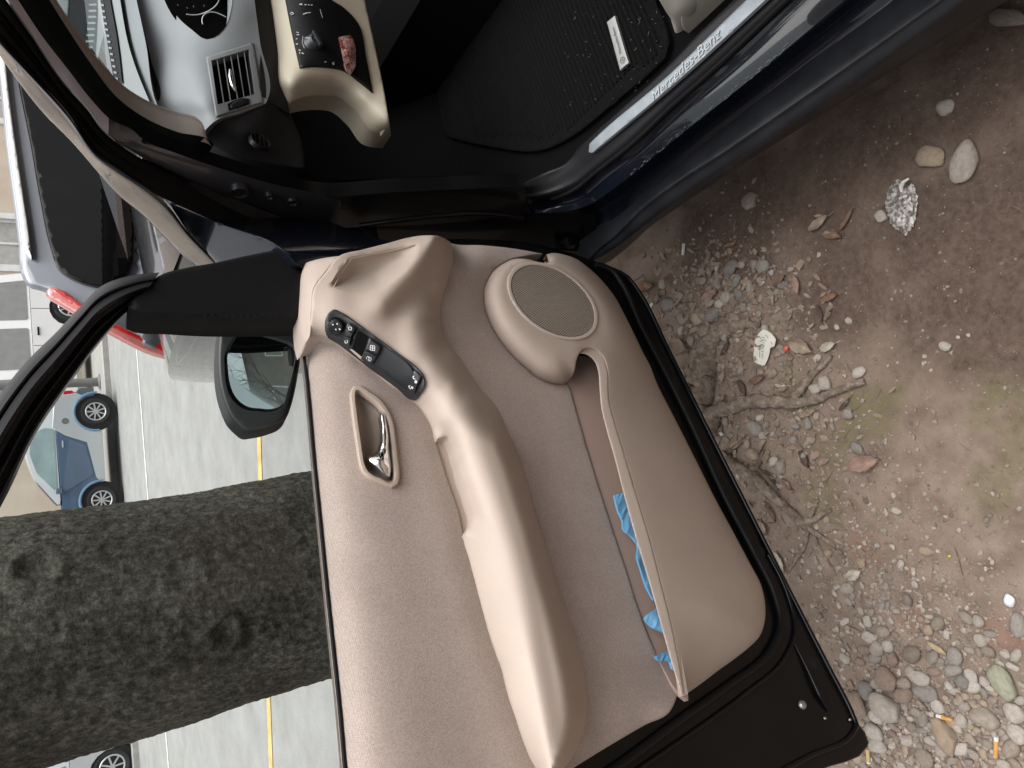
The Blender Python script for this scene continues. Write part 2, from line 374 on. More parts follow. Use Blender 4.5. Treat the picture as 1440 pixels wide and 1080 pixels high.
# worn, scuffed paint along the sill's edge
scuffV, scuffF = [], []
for k in range(70):
    i = RNG.uniform(14, 40); a = int(i); q = S5[a]*(1-(i-a))+S5[a+1]*(i-a); L = RNG.uniform(.001, .005); t = (S5[a+1]-S5[a]); t /= np.linalg.norm(t)
    side = np.array([1, 0, 0.])*RNG.uniform(.0002, .0006); q = q+np.array([RNG.uniform(-.002, .006), 0, .0016]); n0 = len(scuffV)
    scuffV += [q-t*L-side, q-t*L*.5+side, q+t*L+side*.6, q+t*L*.7-side]; scuffF.append((n0, n0+1, n0+2, n0+3))
mesh('sill_scuffs', scuffV, scuffF, simple('scuffed_primer', (.12, .14, .16), .8, var=.2), car, smooth=False, kind='stuff')
plate_o = [(1077, 0), (945, 121), (833, 215), (828, 214), (829, 202), (833, 198), (942, 104), (1049, 0), (1115, -62), (1143, -62)]
plate = patch('sill_plate', HZ, plate_o, STEEL, car, d=.442, h=9, roll=(2.5, .002), skirt=.006)
# lettering engraved along the plate
ta, tb = HZ(916, 139, .4435), HZ(1012, 46, .4435); tx = (tb-ta); Lt = np.linalg.norm(tx); tx /= Lt; ty = np.cross(EZ, tx)
if np.dot(ty, EX) < 0: ty = -ty
tc = (ta+tb)/2
V, F = text_vf('Mercedes-Benz', lambda x, y, z: tc+tx*x+ty*y+EZ*(.0005+z), size=Lt/6.25, shear=.25, depth=.0003)
mesh('plate_lettering', V, F, simple('engraved_line', (.52, .555, .58), .5, var=.02), car, smooth=False)

# ---- A-pillar: rails from the roof downwards
def prail(pts, n=70): return rail(SD, pts, n)
P0 = prail([(-60, -5, .835), (0, 79, .795), (15, 100, .785), (62, 160, .76), (102, 201, .74), (138, 243, .715), (167, 275, .70), (200, 302, .69), (240, 343, .68), (271, 373, .67), (300, 402, .665)])
P1 = prail([(-50, 0, .77), (0, 60, .73), (42, 104, .715), (96, 162, .69), (137, 221, .668), (167, 242, .655), (200, 262, .645), (229, 285, .635), (267, 332, .622), (303, 369, .614), (330, 398, .61)])
loft3('pillar_face', [P0+np.array([.03, .03, -.002]), P0, P0*.6+P1*.4-np.array([.004, .003, 0]), P1*.9+P0*.1-np.array([.002, 0, 0]), P1+np.array([.004, 0, 0])], PAINT, car, m=4)
Q1 = prail([(-50, 2, .768), (0, 62, .731), (42, 106, .716), (96, 164, .692), (137, 220, .672), (167, 240, .66), (200, 263, .65), (210, 268, .647), (300, 310, .632), (400, 352, .62), (470, 362, .62)])
P2 = prail([(-40, -60, .80), (8, 0, .765), (42, 48, .748), (92, 123, .722), (125, 158, .71), (144, 185, .70), (200, 226, .69), (250, 250, .685), (320, 282, .68), (400, 312, .675), (470, 325, .675)])
prev = None
ribs = []
for t, dx in ((0, .0), (.12, -.006), (.22, .006), (.34, -.007), (.46, .01), (.52, -.002), (.62, .012), (.74, -.004), (.88, .008), (1, .0)):
    ribs.append(Q1*(1-t)+P2*t+np.array([dx, 0, 0]))
loft3('pillar_weatherstrip', ribs, RUB, car, m=3)
P3 = prail([(-35, -90, .815), (23, 0, .778), (62, 58, .76), (98, 104, .742), (129, 144, .728), (158, 173, .717), (187, 186, .708), (200, 199, .70), (244, 217, .695), (311, 240, .69), (378, 260, .685), (444, 275, .68), (480, 285, .68)])
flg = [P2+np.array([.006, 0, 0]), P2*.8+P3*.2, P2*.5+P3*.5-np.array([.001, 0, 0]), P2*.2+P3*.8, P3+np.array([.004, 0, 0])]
JSKY = simple('jamb_sky_reflection', (.52, .50, .60), .38, metal=.15, coat=.6, var=.05)  # sky reflection on the dark upper flange, put into a lilac colour
loft3('pillar_flange', [r[:34] for r in flg], JSKY, car, m=3)
loft3('hinge_pillar_flange', [r[33:]+np.array([.0, 0, 0]) for r in flg], simple('hinge_pillar_paint', (.02, .019, .023), .34, coat=.5, var=.1), car, m=3)
P4 = prail([(10, -90, .90), (65, 0, .86), (94, 46, .84), (129, 98, .82), (167, 146, .795), (208, 175, .772), (250, 193, .746), (298, 206, .742), (302, 210, .742)])
P3b = prail([(-35, -90, .82), (23, 0, .782), (62, 58, .764), (98, 104, .746), (129, 144, .733), (158, 173, .722), (187, 187, .714), (215, 205, .71), (244, 217, .70)])
loft3('pillar_seal', [P3b, P3b*.6+P4*.4-np.array([.012, 0, 0]), P3b*.3+P4*.7-np.array([.016, 0, 0]), P4+np.array([.01, 0, 0])], simple('pillar_seal_black', (.002, .002, .002), .8, spec=.06), car, m=5)
P5 = prail([(30, -80, .93), (79, 0, .90), (108, 44, .88), (142, 88, .86), (177, 123, .845), (217, 146, .825), (250, 158, .81), (277, 166, .79), (283, 172, .78), (288, 186, .765)])
loft3('pillar_trim', [P4, P4*.6+P5*.4-np.array([.006, 0, 0]), P4*.15+P5*.85-np.array([.003, 0, 0]), P5, P5+np.array([.03, .06, 0])], PILT, car, m=5)
# ---- front wing and hood
f_out = [(202, 262, .648), (229, 283, .636), (267, 332, .622), (303, 369, .614), (330, 400, .61), (420, 372, .61), (400, 351, .615), (300, 309, .632), (207, 266, .647)]
wing_top = [P1[i] for i in range(34, 69, 3)]
edgeB = rail(SD, [(202, 263, .648), (300, 309, .632), (400, 351, .616), (440, 365, .61)], 12)
WE = SD(300, 309, .632); WN = np.array([-.52, -.05, .85]); WN /= np.linalg.norm(WN)
def WING(x, y, d): return hit(x, y, WE+WN*d, WN)
SKDIR[WING] = EZ
patch('front_wing', WING, [(200, 259), (229, 282), (267, 331), (303, 369), (330, 402), (425, 376), (402, 352), (300, 308), (207, 264)], PAINT, car, d=0, h=8, roll=(4, .01), skirt=.25)
hood = [np.array([.67+.03*t+.17*t*t, 1.5+1.35*t, 1.13-.16*t*t]) for t in np.linspace(0, 1, 12)]
hood = np.array(hood)
loft3('hood', [hood+np.array([-.03, 0, -.22]), hood+np.array([-.01, 0, -.03]), hood+np.array([.05, 0, 0]), hood+np.array([.5, 0, .05]), hood+np.array([1.0, 0, .05]), hood+np.array([1.45, 0, 0])], PAINT, car, m=4)
V, F = join(box_vf((.75, 1.9, .72), (.05, 1.0, .36), bev=.02), box_vf((1.5, 2.8, .66), (1.2, .12, .46), bev=.04))
mesh('front_body', V, F, PAINT, car)
# ---- door jamb below the pillar
jam_o = [(205, 226, .70), (260, 250, .69), (330, 277, .685), (400, 305, .68), (450, 318, .68), (540, 318, .69), (650, 312, .69), (745, 300, .685), (835, 300, .66), (850, 368, .63), (780, 395, .63), (640, 380, .635), (480, 375, .63), (400, 353, .63), (300, 311, .64), (207, 266, .65)]
patch('door_jamb', SD, jam_o, JAMB, car, h=12, skirt=.0)
in_o = [(P[0], P[1]) for P in ((200, 199), (244, 217), (311, 240), (378, 260), (444, 275), (560, 270), (650, 266), (738, 262), (742, 290), (760, 320), (650, 330), (540, 330), (450, 330), (400, 318), (320, 285), (250, 252), (200, 228))]
patch('jamb_flange', SD, in_o, JAMB, car, d=.70, h=12, skirt=.03)
# raised channel with a bolted bracket
ch = rail(SD, [(505, 318, .675), (560, 310, .672), (620, 303, .672), (680, 300, .675), (735, 306, .675)], 20)
tube('jamb_bead', ch, .006, JAMB, car)
for (x, y, r) in ((336, 267, .017), (378, 273, .0075), (411, 281, .0105)):
    q = SD(x, y, .682); V, F = lathe_vf([(0.0005, -.006), (r*.62, -.0035), (r*.8, -.0045), (r*.92, -.007), (r, -.004), (r*1.05, .006)], q, EX, 24)
    mesh('rubber_plug', V, F, SATIN, car)
for (x, y) in ((516, 336), (795, 338)):
    q = SD(x, y, .66); V, F = join(box_vf(q, (.05, .05, .03), bev=.006), lathe_vf([(.0005, -.03), (.009, -.03), (.009, .03), (.0005, .03)], q+np.array([-.02, 0, 0]), EZ, 14))
    mesh('door_hinge', V, F, JAMB, car)
# ---- cabin shell: floor, firewall, far wall, roof
fl = [(-.0, 0)]
X0, X1, Y0, Y1 = .80, 2.15, -1.2, 1.95
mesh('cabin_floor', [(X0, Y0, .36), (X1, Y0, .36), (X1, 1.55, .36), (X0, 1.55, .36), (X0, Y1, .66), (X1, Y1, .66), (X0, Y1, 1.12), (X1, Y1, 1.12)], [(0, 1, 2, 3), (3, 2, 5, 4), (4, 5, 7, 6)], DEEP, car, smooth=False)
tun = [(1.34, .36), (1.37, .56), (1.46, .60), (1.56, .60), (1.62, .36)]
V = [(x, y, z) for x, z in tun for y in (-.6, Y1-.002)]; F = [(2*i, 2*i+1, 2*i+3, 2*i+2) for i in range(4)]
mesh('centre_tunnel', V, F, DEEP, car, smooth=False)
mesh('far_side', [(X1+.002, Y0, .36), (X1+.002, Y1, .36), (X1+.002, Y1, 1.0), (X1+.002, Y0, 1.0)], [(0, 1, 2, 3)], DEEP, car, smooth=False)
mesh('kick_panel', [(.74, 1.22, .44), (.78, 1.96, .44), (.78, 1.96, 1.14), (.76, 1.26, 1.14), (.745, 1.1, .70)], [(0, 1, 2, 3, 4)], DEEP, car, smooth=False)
roof = [np.array([[x, y, 1.60-.10*abs((x-1.45)/.62)**3-.05*max(0, y-.35)**2] for y in np.linspace(-1.3, .62, 14)]) for x in np.linspace(.84, 2.06, 9)]
loft3('roof', roof, PAINT, car, m=2)
roof2 = [r-np.array([0, 0, .02]) for r in roof]; loft3('headlining', roof2, PILT, car, m=2)
V, F = box_vf((.79, -.62, .80), (.10, .22, 1.35), bev=.03); mesh('centre_pillar', V, F, JAMB, car)
V, F = join(box_vf((.72, -1.25, .66), (.10, 1.25, .62), bev=.03)); mesh('rear_door', V, F, PAINT, car)
mesh('windscreen', [P5[4]+np.array([.03, .05, 0]), P5[-3]+np.array([.04, .62, .05]), P5[-3]+np.array([1.25, .70, .05]), P5[4]+np.array([1.15, .1, 0]), ], [(0, 1, 2, 3)], WSG, car, smooth=False)

# ---- dashboard
dash_o = [(176, -60, 1.62), (190, 0, 1.56), (203, 60, 1.50), (217, 147, 1.42), (250, 158, 1.37), (281, 178, 1.30), (286, 186, 1.26), (300, 172, 1.235), (340, 158, 1.222), (374, 145, 1.216), (378, 135, 1.22), (366, 61, 1.22), (358, 0, 1.22), (352, -60, 1.22)]
dash_i = [(240, 120, 1.37), (225, 60, 1.45), (215, 0, 1.50), (255, 90, 1.31), (270, 130, 1.275), (285, 150, 1.245), (250, 40, 1.36), (275, 80, 1.262), (290, 100, 1.236), (320, 70, 1.226), (330, 110, 1.222), (345, 20, 1.216), (350, 140, 1.216), (310, 20, 1.232), (270, 10, 1.30), (290, 58, 1.255)]
dash_o = [(a, b, 1.22+(c-1.22)*.5) for a, b, c in dash_o]; dash_i = [(a, b, 1.22+(c-1.22)*.5) for a, b, c in dash_i]
CLU = [tuple(p) for p in catmull(np.array([(225, -30), (236, 0), (250, 24), (270, 42), (290, 55), (300, 53), (318, 36), (325, 14), (327, -30)], float), 44, True, 75)[:, :2]]
_dc = np.array([tuple(p) for p in dense(dash_o+dash_o[:1], 15)]+dash_i); dashd = TPS(_dc[:, :2], _dc[:, 2], 2e-3)
dash = patch('dashboard', FR, dash_o, DASH, car, h=6, skirt=.05, corner=40, fn=dashd, holes=[[(296, 84), (351, 67), (362, 132), (306, 149)], CLU])
def dface(x, y): return dashd(np.array([[x, y]]))[0]
def ofr(pts, off): return [(x, y, dface(x, y)-off) for x, y in pts]
vent_o = [(290, 80), (356, 60), (370, 144), (304, 164)]
vent_h = [(297, 85), (350, 69), (359, 132), (306, 147)]
patch('air_vent', FR, vent_o, simple('grey_vent_bezel', (.20, .21, .22), .42, bump=.2, bscale=800, var=.03), car, holes=[vent_h], h=6, bs=4, roll=(2.0, .002), skirt=.02, corner=30, fn=lambda Q: dashd(Q)-.004)
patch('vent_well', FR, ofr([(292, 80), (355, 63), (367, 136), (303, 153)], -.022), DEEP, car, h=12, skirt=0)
for k, ((xa, ya), (xb, yb)) in enumerate((((305, 83), (314.5, 145)), ((314.4, 80), (324, 142)), ((324, 77), (334, 139)), ((333.5, 75), (343, 136)), ((343, 72), (352.5, 133)))):
    a = FR(xa, ya, dface(xa, ya)-.002); b = FR(xb, yb, dface(xb, yb)-.002); t = (b-a); L = np.linalg.norm(t); t /= L
    q = np.array([0, 0, 1.]); V = []; 
    for p in (a, b):
        V += [p+np.array([0, 0, .0009]), p-np.array([0, 0, .0009]), p+np.array([0, .012, -.005]), p+np.array([0, .012, -.003])]
    mesh('vent_slat', V, [(0, 1, 5, 4), (1, 2, 6, 5), (3, 0, 4, 7), (0, 3, 2, 1), (4, 5, 6, 7)], simple('grey_slat', (.26, .27, .28), .4, var=.02) if k == 0 else MATS['grey_slat'], car, smooth=False)
sl3 = rail(FR, [(323.5, 98, 1.213), (324, 108, 1.211), (328, 122, 1.211), (331, 128, 1.213)], 8)
tube('vent_slider', sl3, np.array([.0022, .0036, .004, .004, .004, .004, .0034, .002]), CHROME, car)
patch('vent_wheel_slot', FR, ofr([(320, 146), (346, 138), (351, 139), (351, 146), (322, 155)], .0085), BLK, car, h=5, skirt=.004, fn=lambda Q: dashd(Q)-.0055)
patch('vent_wheel', FR, ofr([(324, 148), (330, 143), (345, 140), (347, 145), (338, 150), (325, 152)], .011), SATIN, car, h=4, roll=(2, .002), skirt=.004, fn=lambda Q: dashd(Q)-.009)
patch('dash_seam_slot', FR, [(199, 40, 1.490), (202, 40, 1.487), (214, 90, 1.437), (225, 136, 1.388), (224, 140, 1.387), (221, 140, 1.391), (209, 90, 1.443)], BLK, car, h=4, skirt=.004, fn=lambda Q: dashd(Q)-.002)
patch('instrument_cluster', FR, [(222, -34), (232, 2), (247, 28), (268, 46), (290, 60), (304, 54), (322, 38), (329, 14), (331, -34)], simple('cluster_black', (.002, .002, .0025), .6, spec=.08), car, d=1.295, h=9, skirt=0)
_cl = np.array(CLU); _c0 = _cl.mean(0)
loft3('cluster_wall', [np.array([FR(*p, dashd([p])[0]-.001) for p in np.vstack([_cl, _cl[:1]])]), np.array([FR(*(( p-_c0)*1.0+_c0), dashd([p])[0]+.02) for p in np.vstack([_cl, _cl[:1]])]), np.array([FR(*((p-_c0)*1.06+_c0), 1.30) for p in np.vstack([_cl, _cl[:1]])])], MATS['cluster_black'], car, m=2)
def arc(pts): return rail(FR, pts, 16)
for pts in ([(262, 20, 1.262), (275, 21, 1.25), (290, 17, 1.238), (305, 6, 1.226), (310, -6, 1.222)], [(285, 34, 1.236), (284, 27, 1.24), (289, 19, 1.235), (298, 17, 1.228), (312, 21, 1.218), (318, 24, 1.214)]):
    tube('gauge_ring', arc([(a, b, 1.289) for a, b, c in pts]), .0010, WHT, car, 6)
V, F = [], []
for (x, y) in ((250, 7), (263, 11), (272, 9), (287, 8)):
    q = FR(x, y, 1.29); n0 = len(V); V += [q+np.array([dx, 0, dz]) for dx, dz in ((-.002, -.001), (.002, -.001), (.002, .001), (-.002, .001))]; F.append((n0, n0+1, n0+2, n0+3))
mesh('gauge_numerals', V, F, simple('dim_print', (.16, .16, .17), .6), car, smooth=False)
# dark end of the dashboard with the demister outlet
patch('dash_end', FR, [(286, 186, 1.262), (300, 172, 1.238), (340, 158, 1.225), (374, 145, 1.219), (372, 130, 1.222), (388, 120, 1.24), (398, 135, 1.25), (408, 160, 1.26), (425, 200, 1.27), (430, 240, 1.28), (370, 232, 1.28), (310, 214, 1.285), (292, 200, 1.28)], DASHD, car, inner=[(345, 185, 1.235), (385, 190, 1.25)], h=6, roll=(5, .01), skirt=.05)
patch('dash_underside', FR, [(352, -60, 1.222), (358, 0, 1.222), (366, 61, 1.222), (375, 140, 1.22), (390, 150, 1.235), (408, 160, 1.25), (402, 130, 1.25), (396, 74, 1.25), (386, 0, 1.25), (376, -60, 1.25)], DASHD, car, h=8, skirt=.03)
rq = FR(365, 200, 1.235); V, F = lathe_vf([(.017, .004), (.0175, -.004), (.0185, -.006), (.0205, -.005), (.0215, .004)], rq, np.array([-.35, 1, .25]), 26); mesh('demister_ring', V, F, SATIN, car)
V, F = lathe_vf([(.0004, .003), (.017, .003)], rq, np.array([-.35, 1, .25]), 20); mesh('demister_well', V, F, DEEP, car)
for k in range(3):
    c = rq+np.array([0, -.002, -.008+.008*k]); V, F = box_vf(c, (.03, .003, .0016)); mesh('demister_slat', V, F, SATIN, car, smooth=False)
# dash top towards the windscreen, defroster grille and cowl
patch('dash_top', HZ, [(190, -6, 1.205), (217, 147, 1.195), (205, 128, 1.20), (165, -6, 1.22)], DASH, car, h=12, skirt=.0) if False else None
zt = 1.215
def zsheet(name, pts, z, mat, **k): return patch(name, HZ, pts, mat, car, d=z, h=14, skirt=0, **k)
zsheet('dash_top', [(160, -60), (168, 0), (180, 60), (214, 150), (230, 165), (222, 150), (205, 60), (192, 0), (180, -60)], 1.21, DASH)
zsheet('defroster_panel', [(128, -60), (136, 0), (150, 60), (170, 122), (214, 152), (180, 60), (169, 0), (160, -60)], 1.22, simple('pale_dash_edge', (.26, .275, .28), .4, var=.04))
zsheet('defroster_grille', [(133, -60), (141, 0), (149, 50), (160, 112), (172, 118), (164, 50), (155, 0), (147, -60)], 1.224, BLK)
for k in range(14):
    t = k/13.0; x = 139.5+(160.5-139.5)*t**1.1; y = -2+112*t
    a = HZ(x+1.0, y, 1.2265); b = HZ(x+5, y+1, 1.2265); sdv = np.array([b[1]-a[1], a[0]-b[0], 0]); sdv /= np.linalg.norm(sdv); wv = .0022
    mesh('defroster_rib', [a+sdv*wv, a-sdv*wv, b-sdv*wv, b+sdv*wv], [(0, 1, 2, 3)], MATS['pale_dash_edge'], car, smooth=False)
zsheet('cowl_panel', [(70, -60), (80, 0), (110, 44), (145, 88), (172, 124), (152, 66), (136, 0), (128, -60)], 1.10, simple('cowl_grey', (.20, .22, .225), .35, var=.05))
# beige lower dash with switch panel
ld_o = [(366, -60), (381, 0), (391, 74), (398, 130), (406, 146), (420, 139), (436, 136), (455, 135), (473, 137), (499, 157), (521, 185), (550, 191), (545, 155), (537, 111), (517, 18), (511, -10), (500, -60)]
def ldf(Q): return LD(Q)
LD = TPS([(366, -60), (381, 0), (391, 74), (398, 130), (406, 146), (436, 136), (473, 137), (499, 157), (521, 185), (550, 191), (537, 111), (517, 18), (500, -60), (408, 120), (458, 111), (487, 113), (513, 137), (547, 178), (430, 60), (430, 0), (480, 40), (500, 90), (525, 130)],
         [1.24, 1.24, 1.24, 1.245, 1.25, 1.25, 1.255, 1.255, 1.255, 1.255, 1.20, 1.20, 1.20, 1.215, 1.205, 1.202, 1.202, 1.205, 1.195, 1.195, 1.195, 1.198, 1.198])
LTRIM = simple('cream_lower_trim', (.50, .44, .345), .5, bump=.2, bscale=900, var=.03)
patch('lower_dash_trim', FR, ld_o, LTRIM, car, h=6, fn=ldf, skirt=.05, roll=(2, .003))
def old(pts, off): return [(x, y, LD([(x, y)])[0]-off) for x, y in pts]
patch('switch_panel', FR, old([(392, -50), (402, 0), (412, 50), (422, 95), (440, 93), (458, 94), (484, 99), (505, 114), (524, 130), (515, 80), (504, 33), (484, 11), (463, -4), (455, -50)], .004), simple('gloss_black_panel', (.007, .007, .0075), .45, var=.1, spec=.2), car, h=7, roll=(2, .002), skirt=.006, fn=lambda Q: LD(Q)-.005)
kq = FR(441, 62, 1.188)
V, F = lathe_vf([(.0004, -.016), (.012, -.016), (.0165, -.010), (.018, -.002), (.021, .002)], kq, np.array([0, 1, .1]), 28); mesh('light_knob', V, F, SWB, car)
box('knob_grip', kq+np.array([.0, -.018, -.002]), (.008, .01, .034), SWB, car, rot=Matrix.Rotation(R(70), 3, 'Y'), bev=.002)
def marks(name, items, yfun, mat, off=.0015):
    V, F = [], []
    for (x0, y0, x1, y1, wpx) in items:
        a = np.array([x0, y0.__float__()]); b = np.array([x1, y1.__float__()]); dv = b-a; dv /= np.linalg.norm(dv)+1e-9; nn = np.array([-dv[1], dv[0]])*wpx/2; k = len(V)
        for p in (a+nn, a-nn, b-nn, b+nn): V.append(FR(p[0], p[1], yfun(p)-off))
        F.append((k, k+1, k+2, k+3))
    return mesh(name, V, F, mat, car, smooth=False)
lf = lambda p: LD([p])[0]-.0055
marks('switch_symbols', [(421, 6, 425, 6, 2), (428, 6.5, 431, 6.5, 1.2), (433, 6.8, 435, 6.8, 1.2), (437, 7, 439.5, 7, 1.2), (450, 13, 453.5, 25, .9), (426, 20, 432, 18, 1.3), (432, 18, 437, 17.5, .8), (408, 19, 410, 17, 1), (410, 17, 413, 19, 1), (413, 19, 409, 21, 1),
  (417, 45, 420, 46, 1.2), (417, 49, 421, 48.5, 1.2), (416, 55, 418, 54, 1.2), (416, 62, 419, 62, 1.4), (420, 70, 423, 71, 1.4), (424, 74, 427, 75.5, 1.4), (421, 73, 422, 76, 1), (456, 87, 459, 87, 1.2), (467, 88, 470, 91, 1.4), (470, 87, 468, 91, 1)], lf, simple('switch_print', (.42, .43, .44), .6))
marks('knob_marking', [(429, 53, 436, 53, 1.8), (442, 52.5, 446, 53, 2), (426, 51, 425, 60, 1), (425, 60, 428, 68, 1)], lambda p: 1.188-.0165, WHT, .0)
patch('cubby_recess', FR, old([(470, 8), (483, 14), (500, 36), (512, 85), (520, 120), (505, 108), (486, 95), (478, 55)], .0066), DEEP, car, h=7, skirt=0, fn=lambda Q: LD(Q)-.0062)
# ---- seat base at the door opening
SB = simple('cream_seat_trim', (.50, .465, .40), .5, bump=.2, bscale=700, var=.03)
patch('seat_base_trim', SD, [(922, -12), (934, 12), (946, 32), (950, 50), (956, 61), (966, 58), (976, 52), (1000, 30), (1035, -2), (1090, -52), (930, -60)], SB, car, d=.885, inner=[(950, 20, .868), (975, 25, .866)], h=6, roll=(5, .008), skirt=.06)
patch('seat_trim_cap', SD, [(962, -10), (958, 25), (962, 42), (975, 50), (1000, 28), (1030, -8)], SB, car, d=.864, h=6, roll=(1.2, .0015), skirt=.004)
V, F = join(box_vf((1.10, .35, .62), (.46, .5, .16), bev=.05), box_vf((1.10, .12, .95), (.46, .14, .66), rot=Matrix.Rotation(R(-14), 3, 'X'), bev=.05)); mesh('driver_seat', V, F, LTRIM, car)

# ================================================================== the open door (door > its pieces)
shell_o = [(520, 348), (560, 340), (640, 336), (760, 345), (830, 365), (878, 384), (905, 420), (960, 532), (1010, 632), (1060, 731), (1110, 830), (1165, 937), (1205, 1015), (1222, 1044), (1220, 1050), (1150, 1084), (1000, 1160), (800, 1270), (580, 1290), (560, 1080), (548, 880), (528, 640), (512, 470), (480, 372)]
door = patch('door', DOOR, shell_o, JAMB, car, d=0.0, h=22, roll=(3, .004), skirt=.11, back=True)
# pressed steps round the rim: outer lip, seal, inner bead
rim = [(862, 378), (884, 390), (898, 408), (940, 490), (1000, 611), (1060, 730), (1110, 829), (1165, 936), (1200, 1005), (1206, 1020), (1200, 1032), (1140, 1063), (1060, 1106), (960, 1160), (850, 1220)]
tube('rim_flange', rail(DOOR, [(x-1, y, .002) for x, y in rim], 90, 40), .0045, JAMB, door)
seal = [(838, 372), (860, 380), (874, 398), (900, 455), (935, 522), (975, 602), (1020, 700), (1060, 776), (1090, 838), (1098, 880), (1080, 920), (1030, 960), (960, 1010), (900, 1055), (830, 1105)]
tube('door_seal', rail(DOOR, [(x, y, .006) for x, y in seal], 90), .007, RUB, door)
seal2 = [(1080, 780), (1108, 838), (1118, 885), (1100, 930), (1048, 975), (980, 1025), (900, 1080), (830, 1130)]
tube('panel_bead', rail(DOOR, [(x, y, .002) for x, y in seal2], 60), .004, JAMB, door)
tube('pressed_rib', rail(DOOR, [(1117, 905, .001), (1135, 940, .004), (1150, 972, .005), (1165, 1000, .002)], 20), np.r_[np.linspace(.0015, .004, 14), np.linspace(.005, .002, 6)], JAMB, door)
q = DOOR(1129, 991, .002); V, F = lathe_vf([(.0004, .004), (.004, .004), (.0062, .0025), (.0075, 0), (.008, -.004)], q, DN, 20); mesh('screw_plug', V, F, simple('zinc', (.30, .31, .31), .4, metal=.8), door)
for x, y in ((1160, 1010), (1195, 1012)):
    q = DOOR(x, y, .002); V, F = lathe_vf([(.0004, .002), (.002, .002), (.0028, 0)], q, DN, 10); mesh('rivet', V, F, MATS['zinc'], door)
# upper fabric panel
BELT = [(428, 487), (432, 520), (437, 570), (443, 640), (452, 730), (462, 830), (471, 915), (479, 990), (487, 1080), (495, 1165), (500, 1230)]
ALINE = [(434, 477), (447, 473), (477, 483), (520, 517), (567, 553), (590, 573), (607, 600), (613, 623), (630, 680), (642, 713), (652, 758), (659, 785), (667, 815), (674, 842), (681, 868), (705, 941), (725, 1010), (754, 1080), (790, 1165), (815, 1230)]
up_o = [(x, y, .004) for x, y in BELT]+[(x, y, .050) for x, y in ALINE[::-1]]
up_i = []
for x, y in dense(BELT, 32)[1:]: up_i += [(x+5, y, .013), (x+12, y, .023), (x+26, y, .036), (x+48, y, .0465), (x+75, y, .052)]
for x, y in [q for q in dense(ALINE, 26) if q[1] > 500][:-1]: up_i += [(x-14, y, .0535)]+([(x-45, y+4, .054)] if y > 550 else [])
CUP = [(493, 551), (497, 543), (506, 542), (520, 550), (535, 561), (547, 577), (553, 593), (557, 620), (560, 645), (562, 668), (560, 680), (551, 686), (535, 680), (517, 671), (509, 662), (505, 648), (501, 622), (497, 595), (494, 570)]
_cu = catmull(np.array(CUP, float), 60, True, 80); _n = np.roll(_cu, -2, 0)-np.roll(_cu, 2, 0); _n = np.stack([-_n[:, 1], _n[:, 0]], 1); _n /= np.linalg.norm(_n, axis=1)[:, None]; _n = _n if inside(_cu+_n*2, _cu).mean() > .5 else -_n
cupH = [tuple(p) for p in (_cu+_n*6.0)[::2]]
patch('upper_panel', DOOR, up_o, FAB, door, inner=up_i, h=8, holes=[cupH], skirt=.025, reg=4e-3)
UPd = TPS([(p[0], p[1]) for p in up_o[::2]]+[(p[0], p[1]) for p in up_i], [p[2] for p in up_o[::2]]+[p[2] for p in up_i], 4e-3)
def onup(pts, off): return [(x, y, UPd([(x, y)])[0]+off) for x, y in pts]
# interior handle: bezel, cup and chrome lever
CUPM = simple('beige_handle_surround', (.44, .36, .30), .45, bump=.1, bscale=900, var=.03)
patch('handle_bezel', DOOR, onup(CUP, .008), CUPM, door, holes=[cupH], h=5, bs=4, roll=(2.2, .004), skirt=.012)
ci = np.array(cupH, float); cc = ci.mean(0)
ringA = np.array([DOOR(x, y, UPd([(x, y)])[0]+.006) for x, y in catmull(ci, 50, True, 80)])
ringB = np.array([DOOR(*( (p-cc)*.92+cc+np.array([1.0, 2])), UPd([p])[0]-.012) for p in catmull(ci, 50, True, 80)[:, :2]])
ringC = np.array([DOOR(*( (p-cc)*.6+cc+np.array([2., 2])), UPd([p])[0]-.022) for p in catmull(ci, 50, True, 80)[:, :2]])
V = np.vstack([ringA, ringB, ringC, ringC.mean(0)[None]]); n = len(ringA)
F = [(r*n+i, r*n+(i+1) % n, (r+1)*n+(i+1) % n, (r+1)*n+i) for r in (0, 1) for i in range(n)]+[(2*n+i, 2*n+(i+1) % n, 3*n) for i in range(n)]
mesh('handle_cup', V, F, CUPM, door, ang=60)
lev = [(537, 576), (541, 580), (544, 592), (547, 610), (549, 635), (551, 660), (549, 671), (543, 671), (533, 664), (521, 654), (516, 648), (517, 642), (524, 639), (531, 632), (535, 620), (536, 600), (535, 580)]
patch('door_lever', DOOR, [(x, y, UPd([(x, y)])[0]+(.008 if y < 630 else .004)) for x, y in lev], CHROME, door, inner=[(541, 600, .064), (542, 625, .067), (538, 645, .068), (545, 650, .062), (528, 648, .064)], h=3.2, bs=3, roll=(4.5, .007), skirt=.008, corner=65)
